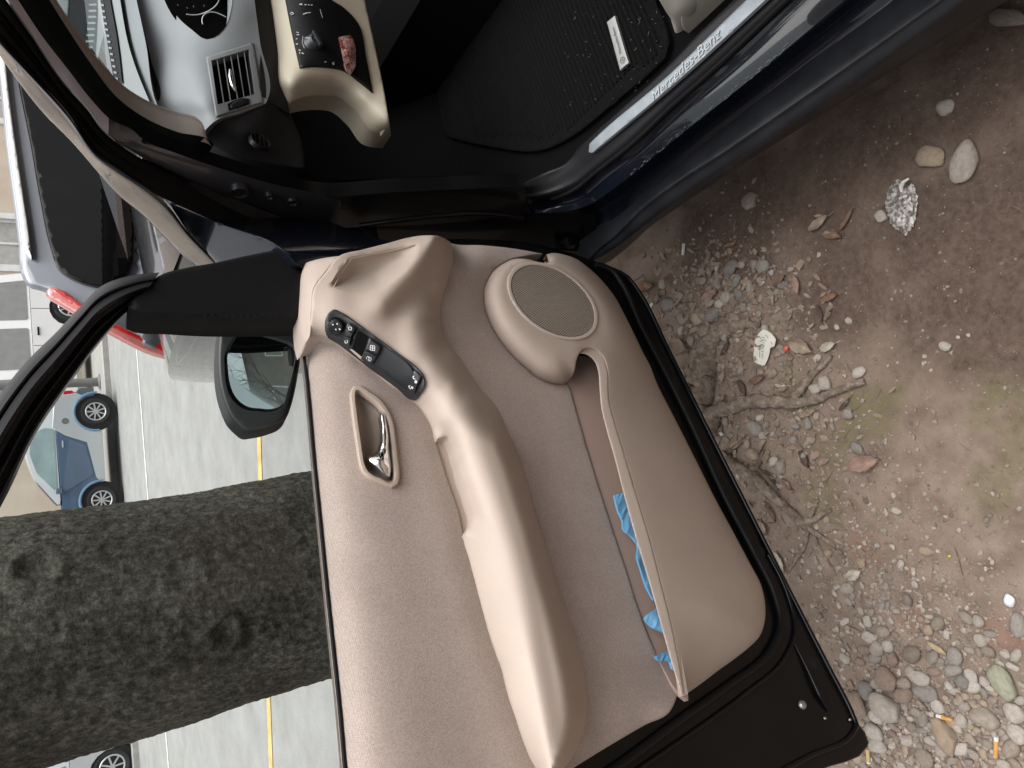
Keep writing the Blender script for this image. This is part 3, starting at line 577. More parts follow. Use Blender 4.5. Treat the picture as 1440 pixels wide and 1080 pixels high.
# armrest and pull pod: one moulding
CLINE = [(633, 340), (637, 363), (633, 385), (626, 408), (619, 438), (623, 470), (650, 507), (677, 547), (700, 573), (717, 613), (740, 673), (752, 720), (766, 762), (786, 823), (800, 865), (812, 900), (823, 949), (826, 990), (821, 1026), (805, 1065), (790, 1085), (760, 1125)]
SLOT = [(613, 623), (617, 617), (628, 615), (637, 629), (643, 653), (654, 690), (662, 717), (665, 728), (661, 740), (653, 752), (652, 758)]
arm_o = [(442, 405, .085), (458, 383, .088), (477, 360, .09), (510, 351, .088), (545, 342, .086), (575, 334, .086), (597, 331, .095), (620, 333, .092)]+[(x, y, .048) for x, y in CLINE]+[(772, 1122, .06), (785, 1155, .05)]+[(x, y, .052) for x, y in ALINE[17:10:-1]]+[(x, y, .053 if i in (0, 10) else .066) for i, (x, y) in list(enumerate(SLOT))[::-1]]+[(607, 600, .053), (590, 573, .053), (567, 553, .054), (520, 517, .055), (477, 483, .058), (447, 473, .062), (433, 478, .064), (438, 440, .075)]
B1 = [(662, 612), (676, 650), (690, 690), (705, 735), (717, 775), (733, 843), (747, 930), (760, 1000), (769, 1060), (774, 1100)]      # crest of the armrest
B2 = [(700, 620), (712, 650), (728, 700), (742, 745), (757, 800), (772, 850), (786, 904), (800, 970), (803, 1010), (795, 1060)]      # lower edge of its front face
B1d, B2d = dense(B1, 13), dense(B2, 13); nn = min(len(B1d), len(B2d)); b1, b2 = resample(B1d, nn), resample(B2d, nn)
_al = np.array([p for p in ALINE if p[1] > 560]+[(830, 1260)]); wA = lambda x, y: max(8.0, x-np.interp(y, _al[:, 1], _al[:, 0]))
arm_i = [(x, y, .117) for x, y in b1]+[(x-.14*wA(x, y), y, .1125) for x, y in b1]+[(x-.40*wA(x, y), y, .098) for x, y in b1]+[(x-.72*wA(x, y), y, .077) for x, y in b1 if y > 770]+[(x, y, .112) for x, y in b2]+[(p[0]*.75+q[0]*.25, p[1]*.75+q[1]*.25, .1195) for p, q in zip(b1, b2)]+[(p[0]*.4+q[0]*.6, p[1]*.4+q[1]*.6, .1185) for p, q in zip(b1, b2)]+[(x+9, y, .088) for x, y in b2[:-6]]
# front part: switch shelf, ridge and scoop
arm_i += [(455, 425, .088), (470, 415, .096), (465, 455, .083), (490, 470, .085), (500, 430, .100), (520, 495, .084), (530, 450, .104), (560, 530, .082), (560, 480, .104), (590, 552, .084), (590, 515, .106), (545, 425, .110), (620, 590, .090), (625, 545, .110), (645, 565, .114), (655, 585, .116), (600, 480, .108), (580, 450, .106), (610, 500, .108), (640, 540, .110),
  (610, 440, .078), (604, 450, .086), (620, 400, .072), (640, 505, .075), (660, 545, .083), (690, 590, .088), (665, 560, .100), (615, 470, .082)]
crest = dense([(609, 336), (603, 355), (594, 373), (581, 390), (565, 404), (550, 417), (540, 428)], 9)
for i_, (x, y) in enumerate(crest):
    t_ = crest[min(i_+1, len(crest)-1)]-crest[max(i_-1, 0)]; t_ /= np.linalg.norm(t_); n_ = np.array([t_[1], -t_[0]]); n_ = n_ if n_[0] > 0 else -n_; f_ = 1-.45*i_/len(crest)
    arm_i += [(x, y, .117-.004*i_/len(crest)), (x+n_[0]*6, y+n_[1]*6, .117-.013*f_), (x+n_[0]*15, y+n_[1]*15, .117-.029*f_)]
scoop_rim = [(463, 402), (477, 380), (493, 363), (520, 357), (560, 347), (588, 341), (586, 356), (574, 376), (555, 394), (535, 406), (510, 411), (485, 409)]
arm_i += [(470, 392, .094), (500, 372, .095), (540, 372, .100), (530, 395, .102), (500, 400, .098), (565, 360, .104), (575, 350, .104)]
SCO = catmull(np.array(scoop_rim, float), 70, True, 60)[:, :2]
_ac = np.array(arm_o+arm_i); ARM0 = TPS(_ac[:, :2], _ac[:, 2], .006)
def ARMd(Q):
    Q = np.atleast_2d(np.asarray(Q, float)); t = np.clip(pdist(Q, SCO)/26, 0, 1)*inside(Q, SCO); return ARM0(Q)-.024*(1-(1-t)**2)
arm = patch('armrest', DOOR, arm_o, BEIGE2, door, fn=ARMd, h=4, bs=5, skirt=.05, roll=(2.0, .003), ang=45, corner=42)
def onarm(pts, off): return [(x, y, ARMd([(x, y)])[0]+off) for x, y in pts]
tube('scoop_seam', np.array([DOOR(x, y, ARMd([(x, y)])[0]+.0004) for x, y in [(470, 403), (477, 389), (494, 364), (520, 359), (560, 351), (585, 344)]]), .0012, CUPM, door)
patch('grab_slot', DOOR, [(x-2, y, .048) for x, y in [(614, 620), (630, 612), (640, 629), (648, 653), (660, 690), (668, 717), (670, 730), (664, 744), (655, 760)]]+[(x, y, .044) for x, y in [(648, 745), (640, 712), (628, 680), (616, 640)]], CUPM, door, h=6, skirt=.01)
patch('mirror_end_cap', DOOR, [(477, 360, .088), (460, 362, .075), (438, 367, .058), (430, 370, .048), (426, 380, .046), (423, 410, .044), (421, 445, .042), (423, 470, .042), (427, 486, .046), (433, 479, .062), (438, 440, .074), (442, 405, .084), (458, 383, .087)], BEIGE2, door, h=5, roll=(3, .005), skirt=.04)
# switch pod on the armrest
pod = [(469, 435), (463, 439), (459, 446), (459, 462), (482, 480), (523, 512), (565, 543), (580, 556), (587, 558), (592, 554), (598, 539), (596, 529), (585, 515), (565, 500), (523, 469), (500, 452), (482, 440)]
patch('switch_pod', DOOR, onarm(pod, .006), SWB, door, h=5, roll=(2.2, .003), skirt=.012, corner=75)
patch('switch_inlay', DOOR, onarm([(511, 463), (537, 485), (578, 518), (582, 525), (577, 550), (570, 546), (527, 511), (495, 487), (502, 464)], .0072), simple('switch_inlay_black', (.016, .018, .022), .33, var=.05), door, h=6, skirt=.002)
patch('window_switch_well', DOOR, onarm([(503, 465), (520, 477), (511, 503), (495, 490)], .0078), DEEP, door, h=6, skirt=.001)
for o in ([(519, 475), (536, 488), (531, 499), (514, 491)], [(513, 493), (530, 501), (525, 511), (509, 502)]):
    patch('window_switch', DOOR, onarm(o, .0125), SWB, door, h=4, roll=(1.5, .002), skirt=.006)
patch('switch_gap', DOOR, onarm([(488, 454), (501, 464), (491, 488), (481, 479)], .0075), DEEP, door, h=5, skirt=.001)
for o in ([(489, 454), (499.5, 461), (497, 468), (486, 461)], [(486, 462), (496, 468.5), (493.5, 475), (483.5, 471)], [(483, 472), (493, 476), (491, 487), (481.5, 480)]):
    patch('mirror_button', DOOR, onarm(o, .0095), SWB, door, h=4, roll=(1.0, .0012), skirt=.003)
for o in ([(582, 521), (593, 529), (588, 539), (580, 534)], [(579.5, 535), (587, 540), (583, 552), (574, 548)]):
    patch('lock_button', DOOR, onarm(o, .0095), SWB, door, h=4, roll=(1.0, .0012), skirt=.003)
mc = np.array([473, 458.5]); ring = [(mc[0]+9.5*math.cos(a)*1.0+1.5*math.sin(a), mc[1]+10.5*math.sin(a)) for a in np.linspace(0, 2*math.pi, 20)[:-1]]
patch('mirror_joystick_gap', DOOR, onarm([(mc[0]+(x-mc[0])*1.13+1, mc[1]+(y-mc[1])*1.12-1) for x, y in ring], .0074), DEEP, door, h=4, skirt=.001)
patch('mirror_joystick', DOOR, onarm(ring, .0125), SATIN, door, h=4, roll=(4, .003), skirt=.006)
def dmarks(name, items, dfun, mat, parent, wpx=1.0):
    V, F = [], []
    for it in items:
        a = np.array(it[:2], float); b = np.array(it[2:4], float); dv = b-a; dv /= np.linalg.norm(dv)+1e-9; nn = np.array([-dv[1], dv[0]])*(it[4] if len(it) > 4 else wpx)/2; k = len(V)
        for p in (a+nn, a-nn, b-nn, b+nn): V.append(DOOR(p[0], p[1], dfun(p)))
        F.append((k, k+1, k+2, k+3))
    return mesh(name, V, F, mat, parent, smooth=False)
ad = lambda o: (lambda p: ARMd([p])[0]+o)
dmarks('joystick_arrows', [(467.3, 456, 469, 457, 1.6), (473.3, 455, 475, 456, 1.6), (471.5, 462.5, 473, 464, 1.6), (477, 462, 478.5, 464, 1.6)], ad(.0136), WHT, door)
icons = [(490, 460, 490.5, 464), (490.5, 464, 494, 464), (494, 464, 494.5, 460.5), (494.5, 460.5, 491, 459.5), (485, 478.5, 485, 482), (485, 482, 488, 482.5), (488, 478, 489, 481), (488.5, 482, 489, 480)]
dmarks('mirror_icons', icons, ad(.0102), WHT, door, .8)
win = []
for ox, oy in ((521, 485.5),):
    win += [(ox, oy, ox+6, oy+1), (ox+6, oy+1, ox+6, oy+7.5), (ox+6, oy+7.5, ox-.5, oy+6.5), (ox-.5, oy+6.5, ox, oy), (ox+2.8, oy, ox+3, oy+7), (ox, oy+3.4, ox+6, oy+4.2)]
win += [(515, 502.5, 516, 505), (516, 501, 521, 503), (518.5, 501.5, 519, 506), (522, 503, 521.5, 507), (517, 506, 521, 508)]
dmarks('window_icons', win, ad(.0131), WHT, door, .9)
dmarks('lock_icons', [(580.5, 530, 582, 533, 1.2), (580.5, 530, 582.5, 528.5, 1.2), (582, 533, 584, 533, 1.2), (583.5, 535.5, 586, 536, 1.4), (583.5, 538, 586, 538.5, 1.4), (583.5, 535.5, 583.5, 538, 1), (586, 536, 586, 538.5, 1), (574.5, 543, 576, 546), (574.5, 543, 577, 542.5), (576, 546, 578, 547), (578, 545, 581, 546.5, 1.4), (578.5, 543.5, 581, 545)], ad(.0102), WHT, door)
# lower fabric panel
LOW = [(633, 342), (680, 345), (725, 350), (763, 357)]
BUMP = [(763, 357), (740, 360), (717, 366), (693, 383), (683, 402), (681, 422), (687, 447), (697, 468), (710, 487), (727, 506), (743, 520), (757, 531), (770, 537), (785, 540), (797, 538), (803, 532)]
CREASE = [(800, 541), (805, 556), (815, 592), (829, 640), (845, 692), (860, 738), (880, 798), (897, 852), (917, 905), (935, 940), (953, 970)]
REAR = [(953, 972), (950, 985), (940, 1003), (908, 1019), (870, 1041), (827, 1067), (795, 1088)]
low_o = [(x, y, .03) for x, y in LOW]+[(x, y, .036) for x, y in BUMP[1:-1]]+[(x, y, .038 if y < 930 else .031 if y < 960 else .027) for x, y in CREASE]+[(x, y, .026 if i_ < 3 else .016) for i_, (x, y) in enumerate(REAR)]+[(760, 1120, .02), (770, 1085, .03)]+[(x-6, y, .05) for x, y in CLINE[:-3][::-1]]
low_i = [(700, 355, .036), (665, 370, .044), (660, 420, .046), (670, 480, .046), (730, 560, .045), (770, 600, .042), (760, 680, .044), (800, 700, .041), (810, 790, .042), (840, 800, .040), (850, 900, .041), (890, 930, .038), (850, 980, .040), (835, 1020, .036), (900, 985, .033), (880, 1010, .030), (640, 440, .047), (920, 970, .032)]
patch('lower_panel', DOOR, low_o, FAB, door, inner=low_i, h=8, skirt=.02, roll=(3, .004))
# speaker pod and map-pocket front: one moulding; its lip; grille
LIPO = [(815, 497), (820, 491), (828, 489), (836, 491), (846, 499), (852, 512), (855, 530), (855, 548), (856, 562), (863, 590), (878, 640), (895, 698), (913, 758), (929, 820), (945, 884), (954, 930), (962, 978)]
LIPI = [(815, 497), (822, 498), (830, 502), (837, 510), (841, 522), (843, 545), (845, 570), (853, 605), (863, 640), (877, 695), (892, 750), (907, 800), (921, 848), (931, 885), (941, 921), (950, 952), (957, 976)]
BOT = [(962, 978), (985, 962), (1010, 943), (1035, 925), (1056, 908), (1068, 895), (1075, 876), (1076, 850), (1070, 822), (1056, 795), (1030, 746), (1005, 700), (985, 660), (965, 620), (943, 577), (923, 537), (915, 516), (904, 495), (894, 474), (880, 446), (865, 418), (848, 396), (827, 376), (810, 364), (793, 358), (775, 356), (768, 358), (771, 368), (773, 374)]
spk_o = [(x, y, .088) for x, y in LIPO]+[(x, y, .018) for x, y in BOT[1:]]+[(x, y, .034) for x, y in BUMP[2:]]
EC = np.array([777.5, 423]); ea = math.atan2(447-397, 842-712); A_, B_ = 69.0, 42.0
def ell(s, n=26, off=0): return [(EC[0]+(A_*s)*math.cos(t)*math.cos(.62)-(B_*s)*math.sin(t)*math.sin(.62), EC[1]+(A_*s)*math.cos(t)*math.sin(.62)+(B_*s)*math.sin(t)*math.cos(.62)) for t in np.linspace(0, 2*math.pi, n+1)[:-1]]
LIPd, BOTd, BUMPd = (dense([p[:2] for p in L_], 6) for L_ in (LIPO, BOT, BUMP))
def pocket_depth(Q):
    Q = np.atleast_2d(np.asarray(Q, float))
    tl = odist(Q, LIPd); tb = odist(Q, BOTd); s = tl/(tl+tb+1e-9)
    flat = .018+.070*np.sqrt(np.clip(1-s**2.2, 0, 1))*(1-.28*s)
    X = (Q-EC); u = X@np.array([math.cos(.62), math.sin(.62)])/A_; v = X@np.array([-math.sin(.62), math.cos(.62)])/B_; e = np.hypot(u, v)
    de = np.maximum(0, e-1.07)*52; dbm = np.minimum(odist(Q, BUMPd), tb); t = de/(de+dbm+1e-9)
    dome = .034+.066*np.sqrt(np.clip(1-t**2.8, 0, 1))
    dome = np.where(tl+0*t < 1e9, dome, dome); wgt = np.clip((Q[:, 1]-455)/90, 0, 1); wgt = wgt*wgt*(3-2*wgt)
    xs_ = np.clip((Q[:, 0]-806)/26, 0, 1); wgt = wgt*xs_*xs_*(3-2*xs_)
    return dome*(1-wgt)+flat*wgt
spk = patch('map_pocket', DOOR, spk_o, BEIGE, door, fn=pocket_depth, h=6, bs=5, skirt=.012, roll=(2.0, .003), corner=55)
patch('pocket_lip', DOOR, [(x, y, .0895) for x, y in LIPI]+[(x+.6, y, .0895) for x, y in LIPO[::-1][:-1]], BEIGE2, door, h=4, bs=5, roll=(2.2, .0035), skirt=.007, sdir=EZ)
back_o = [(x-2, y, .034) for x, y in CREASE]+[(968, 985, .030), (966, 960, .030), (950, 900, .030), (928, 830, .030), (905, 750, .030), (880, 660, .030), (862, 590, .030), (862, 545, .030), (850, 505, .030), (815, 500, .030)]
patch('pocket_back', DOOR, back_o, simple('beige_pocket_lining', (.46, .335, .285), .5, bump=.15, bscale=700, var=.04), door, h=8, skirt=.01)
# speaker: ring and perforated grille (dimples as geometry)
ringo = ell(1.045, 40); ringi = ell(.965, 40)
patch('speaker_ring', DOOR, [(x, y, .103) for x, y in ringo], BEIGE2, door, holes=[ringi], h=4, bs=4, roll=(1.4, .002), skirt=.01)
gp = ell(.97, 40); V, F = [], []
gcs, gsn = math.cos(.62), math.sin(.62); G0 = DOOR(EC[0], EC[1], .0862)
ux = DOOR(EC[0]+10*gcs, EC[1]+10*gsn, .0862)-G0; uy = DOOR(EC[0]-10*gsn, EC[1]+10*gcs, .0862)-G0
# holes: quad lattice in the door plane, each cell a frame round a sunken pit
gl = np.array([DOOR(x, y, .1018) for x, y in gp]); e1 = DT; e2 = EZ; gc = gl.mean(0); g2 = np.stack([(gl-gc)@e1, (gl-gc)@e2], 1)
cell = .0040; mnx, mny = g2.min(0); mxx, mxy = g2.max(0); qs = []
rows = int((mxy-mny)/(cell*.866))+1
for j in range(rows):
    for i in range(int((mxx-mnx)/cell)+2): qs.append((mnx+cell*(i+(.5 if j % 2 else 0)), mny+cell*.866*j))
qs = np.array(qs); qs = qs[inside(qs, g2)]; qs = qs[pdist(qs, g2) > cell*.3]
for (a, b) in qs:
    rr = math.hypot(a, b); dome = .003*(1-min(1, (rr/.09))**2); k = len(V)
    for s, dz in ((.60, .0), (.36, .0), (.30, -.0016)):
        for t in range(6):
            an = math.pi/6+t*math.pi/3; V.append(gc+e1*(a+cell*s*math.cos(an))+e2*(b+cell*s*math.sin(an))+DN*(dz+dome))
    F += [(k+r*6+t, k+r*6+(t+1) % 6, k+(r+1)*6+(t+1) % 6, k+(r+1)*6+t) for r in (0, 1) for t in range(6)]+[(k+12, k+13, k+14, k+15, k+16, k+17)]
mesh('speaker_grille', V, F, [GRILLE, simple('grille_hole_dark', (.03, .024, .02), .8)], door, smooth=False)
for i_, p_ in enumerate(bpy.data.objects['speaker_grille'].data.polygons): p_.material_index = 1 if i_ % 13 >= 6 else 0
# window: pane, belt seal, sail panel, frame
sail = [(180, 427), (200, 408), (223, 388), (260, 377), (300, 370), (350, 359), (400, 350), (440, 350), (480, 354), (440, 366), (427, 375), (423, 410), (421, 447), (400, 447), (350, 447), (300, 446), (240, 442), (190, 437), (181, 433)]
patch('sail_panel', DOOR, [(x, y, .033) for x, y in sail], BLK, door, h=10, roll=(4, .006), skirt=.05, corner=45)
tube('sail_seal', rail(DOOR, [(182, 440, .012), (240, 446, .012), (300, 450, .012), (360, 451, .012), (421, 451, .012)], 20), .006, RUB, door)
pane_o = [(-120, 890), (-40, 770), (13, 690), (50, 612), (143, 478), (178, 438), (240, 442), (300, 444), (430, 446), (440, 490), (452, 640), (474, 830), (500, 1080), (512, 1230), (300, 1260), (-150, 1260)]
patch('window_pane', DOOR, pane_o, GLASS, door, d=-.012, h=60, skirt=0)
tube('belt_seal', rail(DOOR, [(421, 440, .004)]+[(x-2, y, .006) for x, y in BELT], 60), .0026, RUB, door)
FO = [(-130, 790), (-60, 665), (0, 560), (40, 510), (80, 470), (117, 430), (140, 407), (160, 397), (185, 390), (223, 385)]
FI = [(-110, 905), (-40, 785), (13, 688), (50, 610), (100, 536), (143, 478), (160, 458), (172, 445), (180, 438), (190, 432)]
fo = np.array(resample(catmull(np.array(FO, float), 100), 60)); fi = np.array(resample(catmull(np.array(FI, float), 100), 60))
secs = [(-.04, -.03), (0, .02), (.06, .034), (.13, .038), (.17, .037), (.19, .030), (.22, .036), (.36, .040), (.44, .034), (.47, .022), (.55, .020), (.57, .012), (.66, .014), (.69, .020), (.74, .020), (.77, .008), (.86, .006), (.89, .014), (.95, .014), (1.0, -.004), (1.01, -.03)]
loft3('window_frame', [np.array([DOOR(*(a*(1-t)+b*t), dd) for a, b in zip(fo, fi)]) for t, dd in secs], SATIN, door, m=2, smoothx=False, ang=30)
# exterior mirror seen through the pane
hous = [(313, 452), (308, 463), (306, 480), (305, 518), (308, 545), (313, 564), (325, 590), (335, 600), (345, 607), (356, 606), (368, 604), (382, 600), (396, 594), (403, 587), (408, 575), (414, 553), (420, 520), (423, 500), (423, 470), (421, 446), (370, 446)]
glo = [(316, 499), (322, 485), (332, 470), (338, 464), (345, 463), (370, 470), (399, 478), (410, 482), (416, 489), (416, 500), (410, 530), (403, 555), (399, 568), (393, 574), (378, 579), (362, 578), (345, 576), (333, 569), (324, 558), (318, 540), (316, 518)]
MH = simple('mirror_housing_black', (.016, .017, .019), .4, bump=.1, bscale=600)
mt = lambda x, y: -.195+(x-305)/115*.036-(y-520)/115*.068
patch('mirror_housing', DOOR, [(x, y, mt(x, y)) for x, y in hous], MH, door, holes=[glo], h=6, roll=(6, .012), skirt=.03)
ho = np.array(resample(catmull(np.array(hous, float), 120, True), 60)); hc = ho.mean(0)
rings = []; MDIR = ray(366, 525)*1.0; MDIR /= np.linalg.norm(MDIR)
for s, off in ((.985, .012), (.96, .035), (.86, .075), (.66, .105), (.33, .12), (.02, .123)):
    rings.append(np.array([DOOR(p[0], p[1], mt(p[0], p[1])-.012)+MDIR*off for p in ((ho-hc)*s+hc)]))
loft3('mirror_shell', [np.vstack([r, r[:1]]) for r in rings], PAINT, door, m=3)
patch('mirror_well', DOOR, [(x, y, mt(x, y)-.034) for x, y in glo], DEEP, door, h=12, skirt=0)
g2o = [((x-366)*.975+366, (y-522)*.975+522) for x, y in glo]
MT2 = lambda x, y: -.204+(x-305)/115*MTILT+(y-520)/115*MTURN
MTILT, MTURN = .038, -.079
def mconvex(Q):
    Q = np.atleast_2d(np.asarray(Q, float)); return np.array([MT2(a, b)-(((a-366)*.00125)**2+((b-522)*.00125)**2)/(2*MRAD) for a, b in Q])
MRAD = .9
patch('mirror_glass', DOOR, [(x, y, 0) for x, y in g2o], MIRR, door, h=5, bs=5, skirt=0, fn=mconvex, ang=None)

# ================================================================== the street beyond
def HX(x, y, z=0.0): return HZ(x, y, z)
def ccw_prism(poly, y0, y1, inset=0.0, insz=0.0):
    """side polygon (l, z) between two faces; inset rounds the long edges. Returns verts (l, w, z), faces"""
    P = np.array(poly, float); n = len(P)
    vo, eo, fo, *_ = delaunay_2d_cdt([Vector(p) for p in P], [(i, (i+1) % n) for i in range(n)], [], 1, 1e-6)
    tri = [tuple(t) for t in fo]; m = len(vo); P = np.array([(v.x, v.y) for v in vo])
    c = P.mean(0); S = P+(c-P)/np.linalg.norm(c-P, axis=1)[:, None]*inset if inset else P
    layers = [(S, y0), (P, y0+insz), (P, y1-insz), (S, y1)] if inset else [(P, y0), (P, y1)]
    V = [(p[0], y, p[1]) for L, y in layers for p in L]; k = len(layers); F = [t for t in tri]+[tuple((k-1)*m+i for i in t[::-1]) for t in tri]
    for q in range(k-1):
        for i in range(n): j = (i+1) % n; F.append((q*m+j, q*m+i, (q+1)*m+i, (q+1)*m+j))
    return V, F
def round_poly(P, r, closed=True):
    out = []; P = np.array(P, float); n = len(P)
    for i in range(n):
        a, b, c = P[i-1], P[i], P[(i+1) % n]; ra = min(r, np.linalg.norm(a-b)*.45, np.linalg.norm(c-b)*.45); p = b+(a-b)/np.linalg.norm(a-b)*ra; q = b+(c-b)/np.linalg.norm(c-b)*ra
        for t in (0, .33, .67, 1): out.append((1-t)**2*p+2*t*(1-t)*b+t*t*q)
    return out
TYRE = simple('tyre', (.018, .018, .019), .85, bump=.4, bscale=60); RIM = simple('alloy', (.55, .56, .57), .35, metal=.7); CARGLASS = simple('car_glass', (.19, .195, .19), .06, spec=.8, var=.1)
RED = simple('red_lamp', (.50, .015, .015), .15, coat=1, var=.05); WARCH = simple('wheel_arch_dark', (.008, .008, .009), .9)
CLR = simple('clear_lamp', (.6, .62, .62), .1, coat=1)
def car_frame(origin, ang):
    o = np.array(origin, float); u = np.array([math.cos(ang), math.sin(ang), 0]); v = np.array([-math.sin(ang), math.cos(ang), 0])
    return lambda l, w, z: o+u*l+v*w+EZ*z
def put(name, VF, T, mat, parent, ang=35, smooth=True, **k):
    V, F = VF; return mesh(name, [T(*p) for p in V], F, mat, parent, ang=ang, smooth=smooth, **k)
def wheel(T, l, w, r, parent, side=-1, spokes=9, rimmat=None):
    def disc(prof, nm, mat, par, seg=36):
        V, F = lathe_vf(prof, (0, 0, 0), (0, 1, 0), seg); return put(nm, ([(p[0]+l, w+side*p[1], p[2]+r) for p in V], F), T, mat, par, ang=40)
    wh = disc([(r*.66, .0), (r*.70, .015), (r*.86, .025), (r*.97, .0), (r, -.05), (r*.97, -.17), (r*.6, -.18)], 'wheel', TYRE, parent)
    disc([(r*.69, .005), (r*.64, .018), (r*.58, .01), (r*.56, -.05)], 'rim', rimmat or RIM, wh)
    disc([(.001, -.045), (r*.6, -.045)], 'wheel_back', WARCH, wh)
    for k in range(spokes):
        a = 2*math.pi*k/spokes+.2; V, F = box_vf((r*.33, 0, 0), (r*.56, .03, r*.10), bev=.006)
        V = [(p[0]*math.cos(a)-p[2]*math.sin(a)+l, w+side*(p[1]+.002-.02*(p[0]/r)), p[0]*math.sin(a)+p[2]*math.cos(a)+r) for p in V]
        put('spoke', (V, F), T, rimmat or RIM, wh)
    disc([(.001, .012), (r*.10, .01), (r*.13, -.01)], 'hub', rimmat or RIM, wh, 16)
    return wh
def arch(cx, r, z0=.18, n=10): return [(cx+r*math.cos(a), .30+r*math.sin(a)) for a in np.linspace(math.pi*1.12, -math.pi*.12, n)]
def taper(VF, zb, zt, amt, half):
    """lean the sides of a greenhouse inwards towards the roof"""
    V, F = VF; return [(l, (w-half)*(1-amt*np.clip((z-zb)/(zt-zb), 0, 1))+half, z) for l, w, z in V], F

# ---- small two-tone city car, side on, nose to the left
gz = .12
pr, pf = HX(157, 577, gz), HX(166, 700, gz)
ua = math.atan2((pf-pr)[1], (pf-pr)[0]); wb = float(np.linalg.norm(pf-pr)); k = wb/1.82
city = thing('city_car', tuple((pr+pf)/2), 'small blue and silver two-seat car parked across the street, right of the tree trunk', 'car')
T0 = car_frame(pr, ua)
T = lambda l, w, z: T0(l*k, -w*k, z*k)                      # w grows away from the viewer
Wd = 1.5
SILV = simple('silver_paint', (.50, .53, .55), .3, metal=.35, coat=.7, var=.04, vscale=2); BLUE = simple('blue_paint', (.06, .105, .18), .3, coat=1, var=.08, vscale=2)
LBL = simple('light_blue_paint', (.12, .22, .35), .3, coat=1, var=.05, vscale=2)
def below(poly): return poly
body = [(-.42, .32), (-.44, .75), (-.38, .98), (-.30, 1.02), (2.00, .98), (2.20, .80), (2.27, .55), (2.22, .30)]+[(1.82-.38*math.cos(a)*-1, .28+.38*math.sin(a)) for a in np.linspace(0, math.pi, 9)]+[(.38, .2)]+[(0+.38*math.cos(a), .28+.38*math.sin(a)) for a in np.linspace(0, math.pi, 9)]
put('body', ccw_prism(body, 0, Wd, .04, .07), T, BLUE, city)
cab = round_poly([(-.30, 1.0), (-.22, 1.35), (.10, 1.53), (.75, 1.55), (1.25, 1.42), (1.92, .99)], .18)
put('cell', taper(ccw_prism(cab, .02, Wd-.02, .03, .05), .98, 1.55, .18, Wd/2), T, SILV, city)
# silver safety cell: rear quarter, sill and roof rail as one raised band
band = [(-.25, 1.0), (.28, 1.06), (.45, .85), (.62, .48), (1.35, .36), (1.43, .30), (1.43, .2), (.40, .2)]+[(0+.39*math.cos(a), .28+.39*math.sin(a)) for a in np.linspace(.1, 2.6, 9)]+[(-.40, .62), (-.36, .95)]
put('safety_cell_panel', ccw_prism(band, -.012, .03, .01, .006), T, SILV, city)
put('door_panel', ccw_prism(round_poly([(.34, 1.0), (.52, .80), (.68, .50), (1.30, .40), (1.40, .60), (1.62, .98)], .05), -.016, .02, .008, .005), T, BLUE, city)
def leanp(poly, w0, w1, **kk): return taper(ccw_prism(poly, w0, w1, **kk), .98, 1.55, .18, Wd/2)
put('side_window', leanp(round_poly([(.30, 1.03), (.26, 1.22), (.42, 1.42), (.75, 1.46), (1.15, 1.36), (1.58, 1.04)], .07), .006, .03), T, simple('pale_car_glass', (.17, .24, .25), .08, spec=.8, var=.25, vscale=2.5), city)
put('windscreen', ([(1.95, .12, 1.0), (1.30, .20, 1.42), (1.30, Wd-.2, 1.42), (1.95, Wd-.12, 1.0)], [(0, 1, 2, 3)]), lambda l, w, z: T(l+.012, w, z+.012), CARGLASS, city, smooth=False)
put('fuel_cap', ([(p[0]+.30*0+.16, -.014+p[1], p[2]+.83) for p in lathe_vf([(.001, -.004), (.06, -.004), (.065, .004)], (0, 0, 0), (0, 1, 0), 20)[0]], lathe_vf([(.001, -.004), (.06, -.004), (.065, .004)], (0, 0, 0), (0, 1, 0), 20)[1]), T, simple('grey_cap', (.12, .13, .14), .5), city)
put('bumper', ccw_prism(round_poly([(-.52, .28), (-.52, .56), (-.42, .62), (-.36, .30)], .05), .06, Wd-.06, .02, .05), T, simple('grey_bumper', (.10, .105, .11), .6), city)
put('tail_lamp', ccw_prism(round_poly([(-.46, .66), (-.46, .82), (-.36, .86), (-.34, .66)], .03), .0, .22, .01, .01), T, RED, city)
put('headlamp', ccw_prism(round_poly([(2.05, .72), (2.02, .90), (2.22, .76), (2.26, .66)], .03), .01, .24, .01, .01), T, CLR, city)
put('door_handle', box_vf((.62, -.02, .90), (.14, .02, .025), bev=.006), T, SILV, city)
put('wing_mirror', box_vf((1.55, -.09, 1.02), (.12, .14, .12), bev=.04), T, BLUE, city)
for l in (0, 1.82): put('arch_trim', join(tube_vf([(l+.395*math.cos(a), -.005, .28+.395*math.sin(a)) for a in np.linspace(-.1, math.pi+.1, 16)], .028)), T, LBL, city); put('wheel_well', ccw_prism([(l+.385*math.cos(a), .28+.385*math.sin(a)) for a in np.linspace(0, 2*math.pi, 20)[:-1]], .02, .25), T, WARCH, city)
for l in (0, 1.82): wheel(T, l, .02, .285, city, 1 if False else -1)

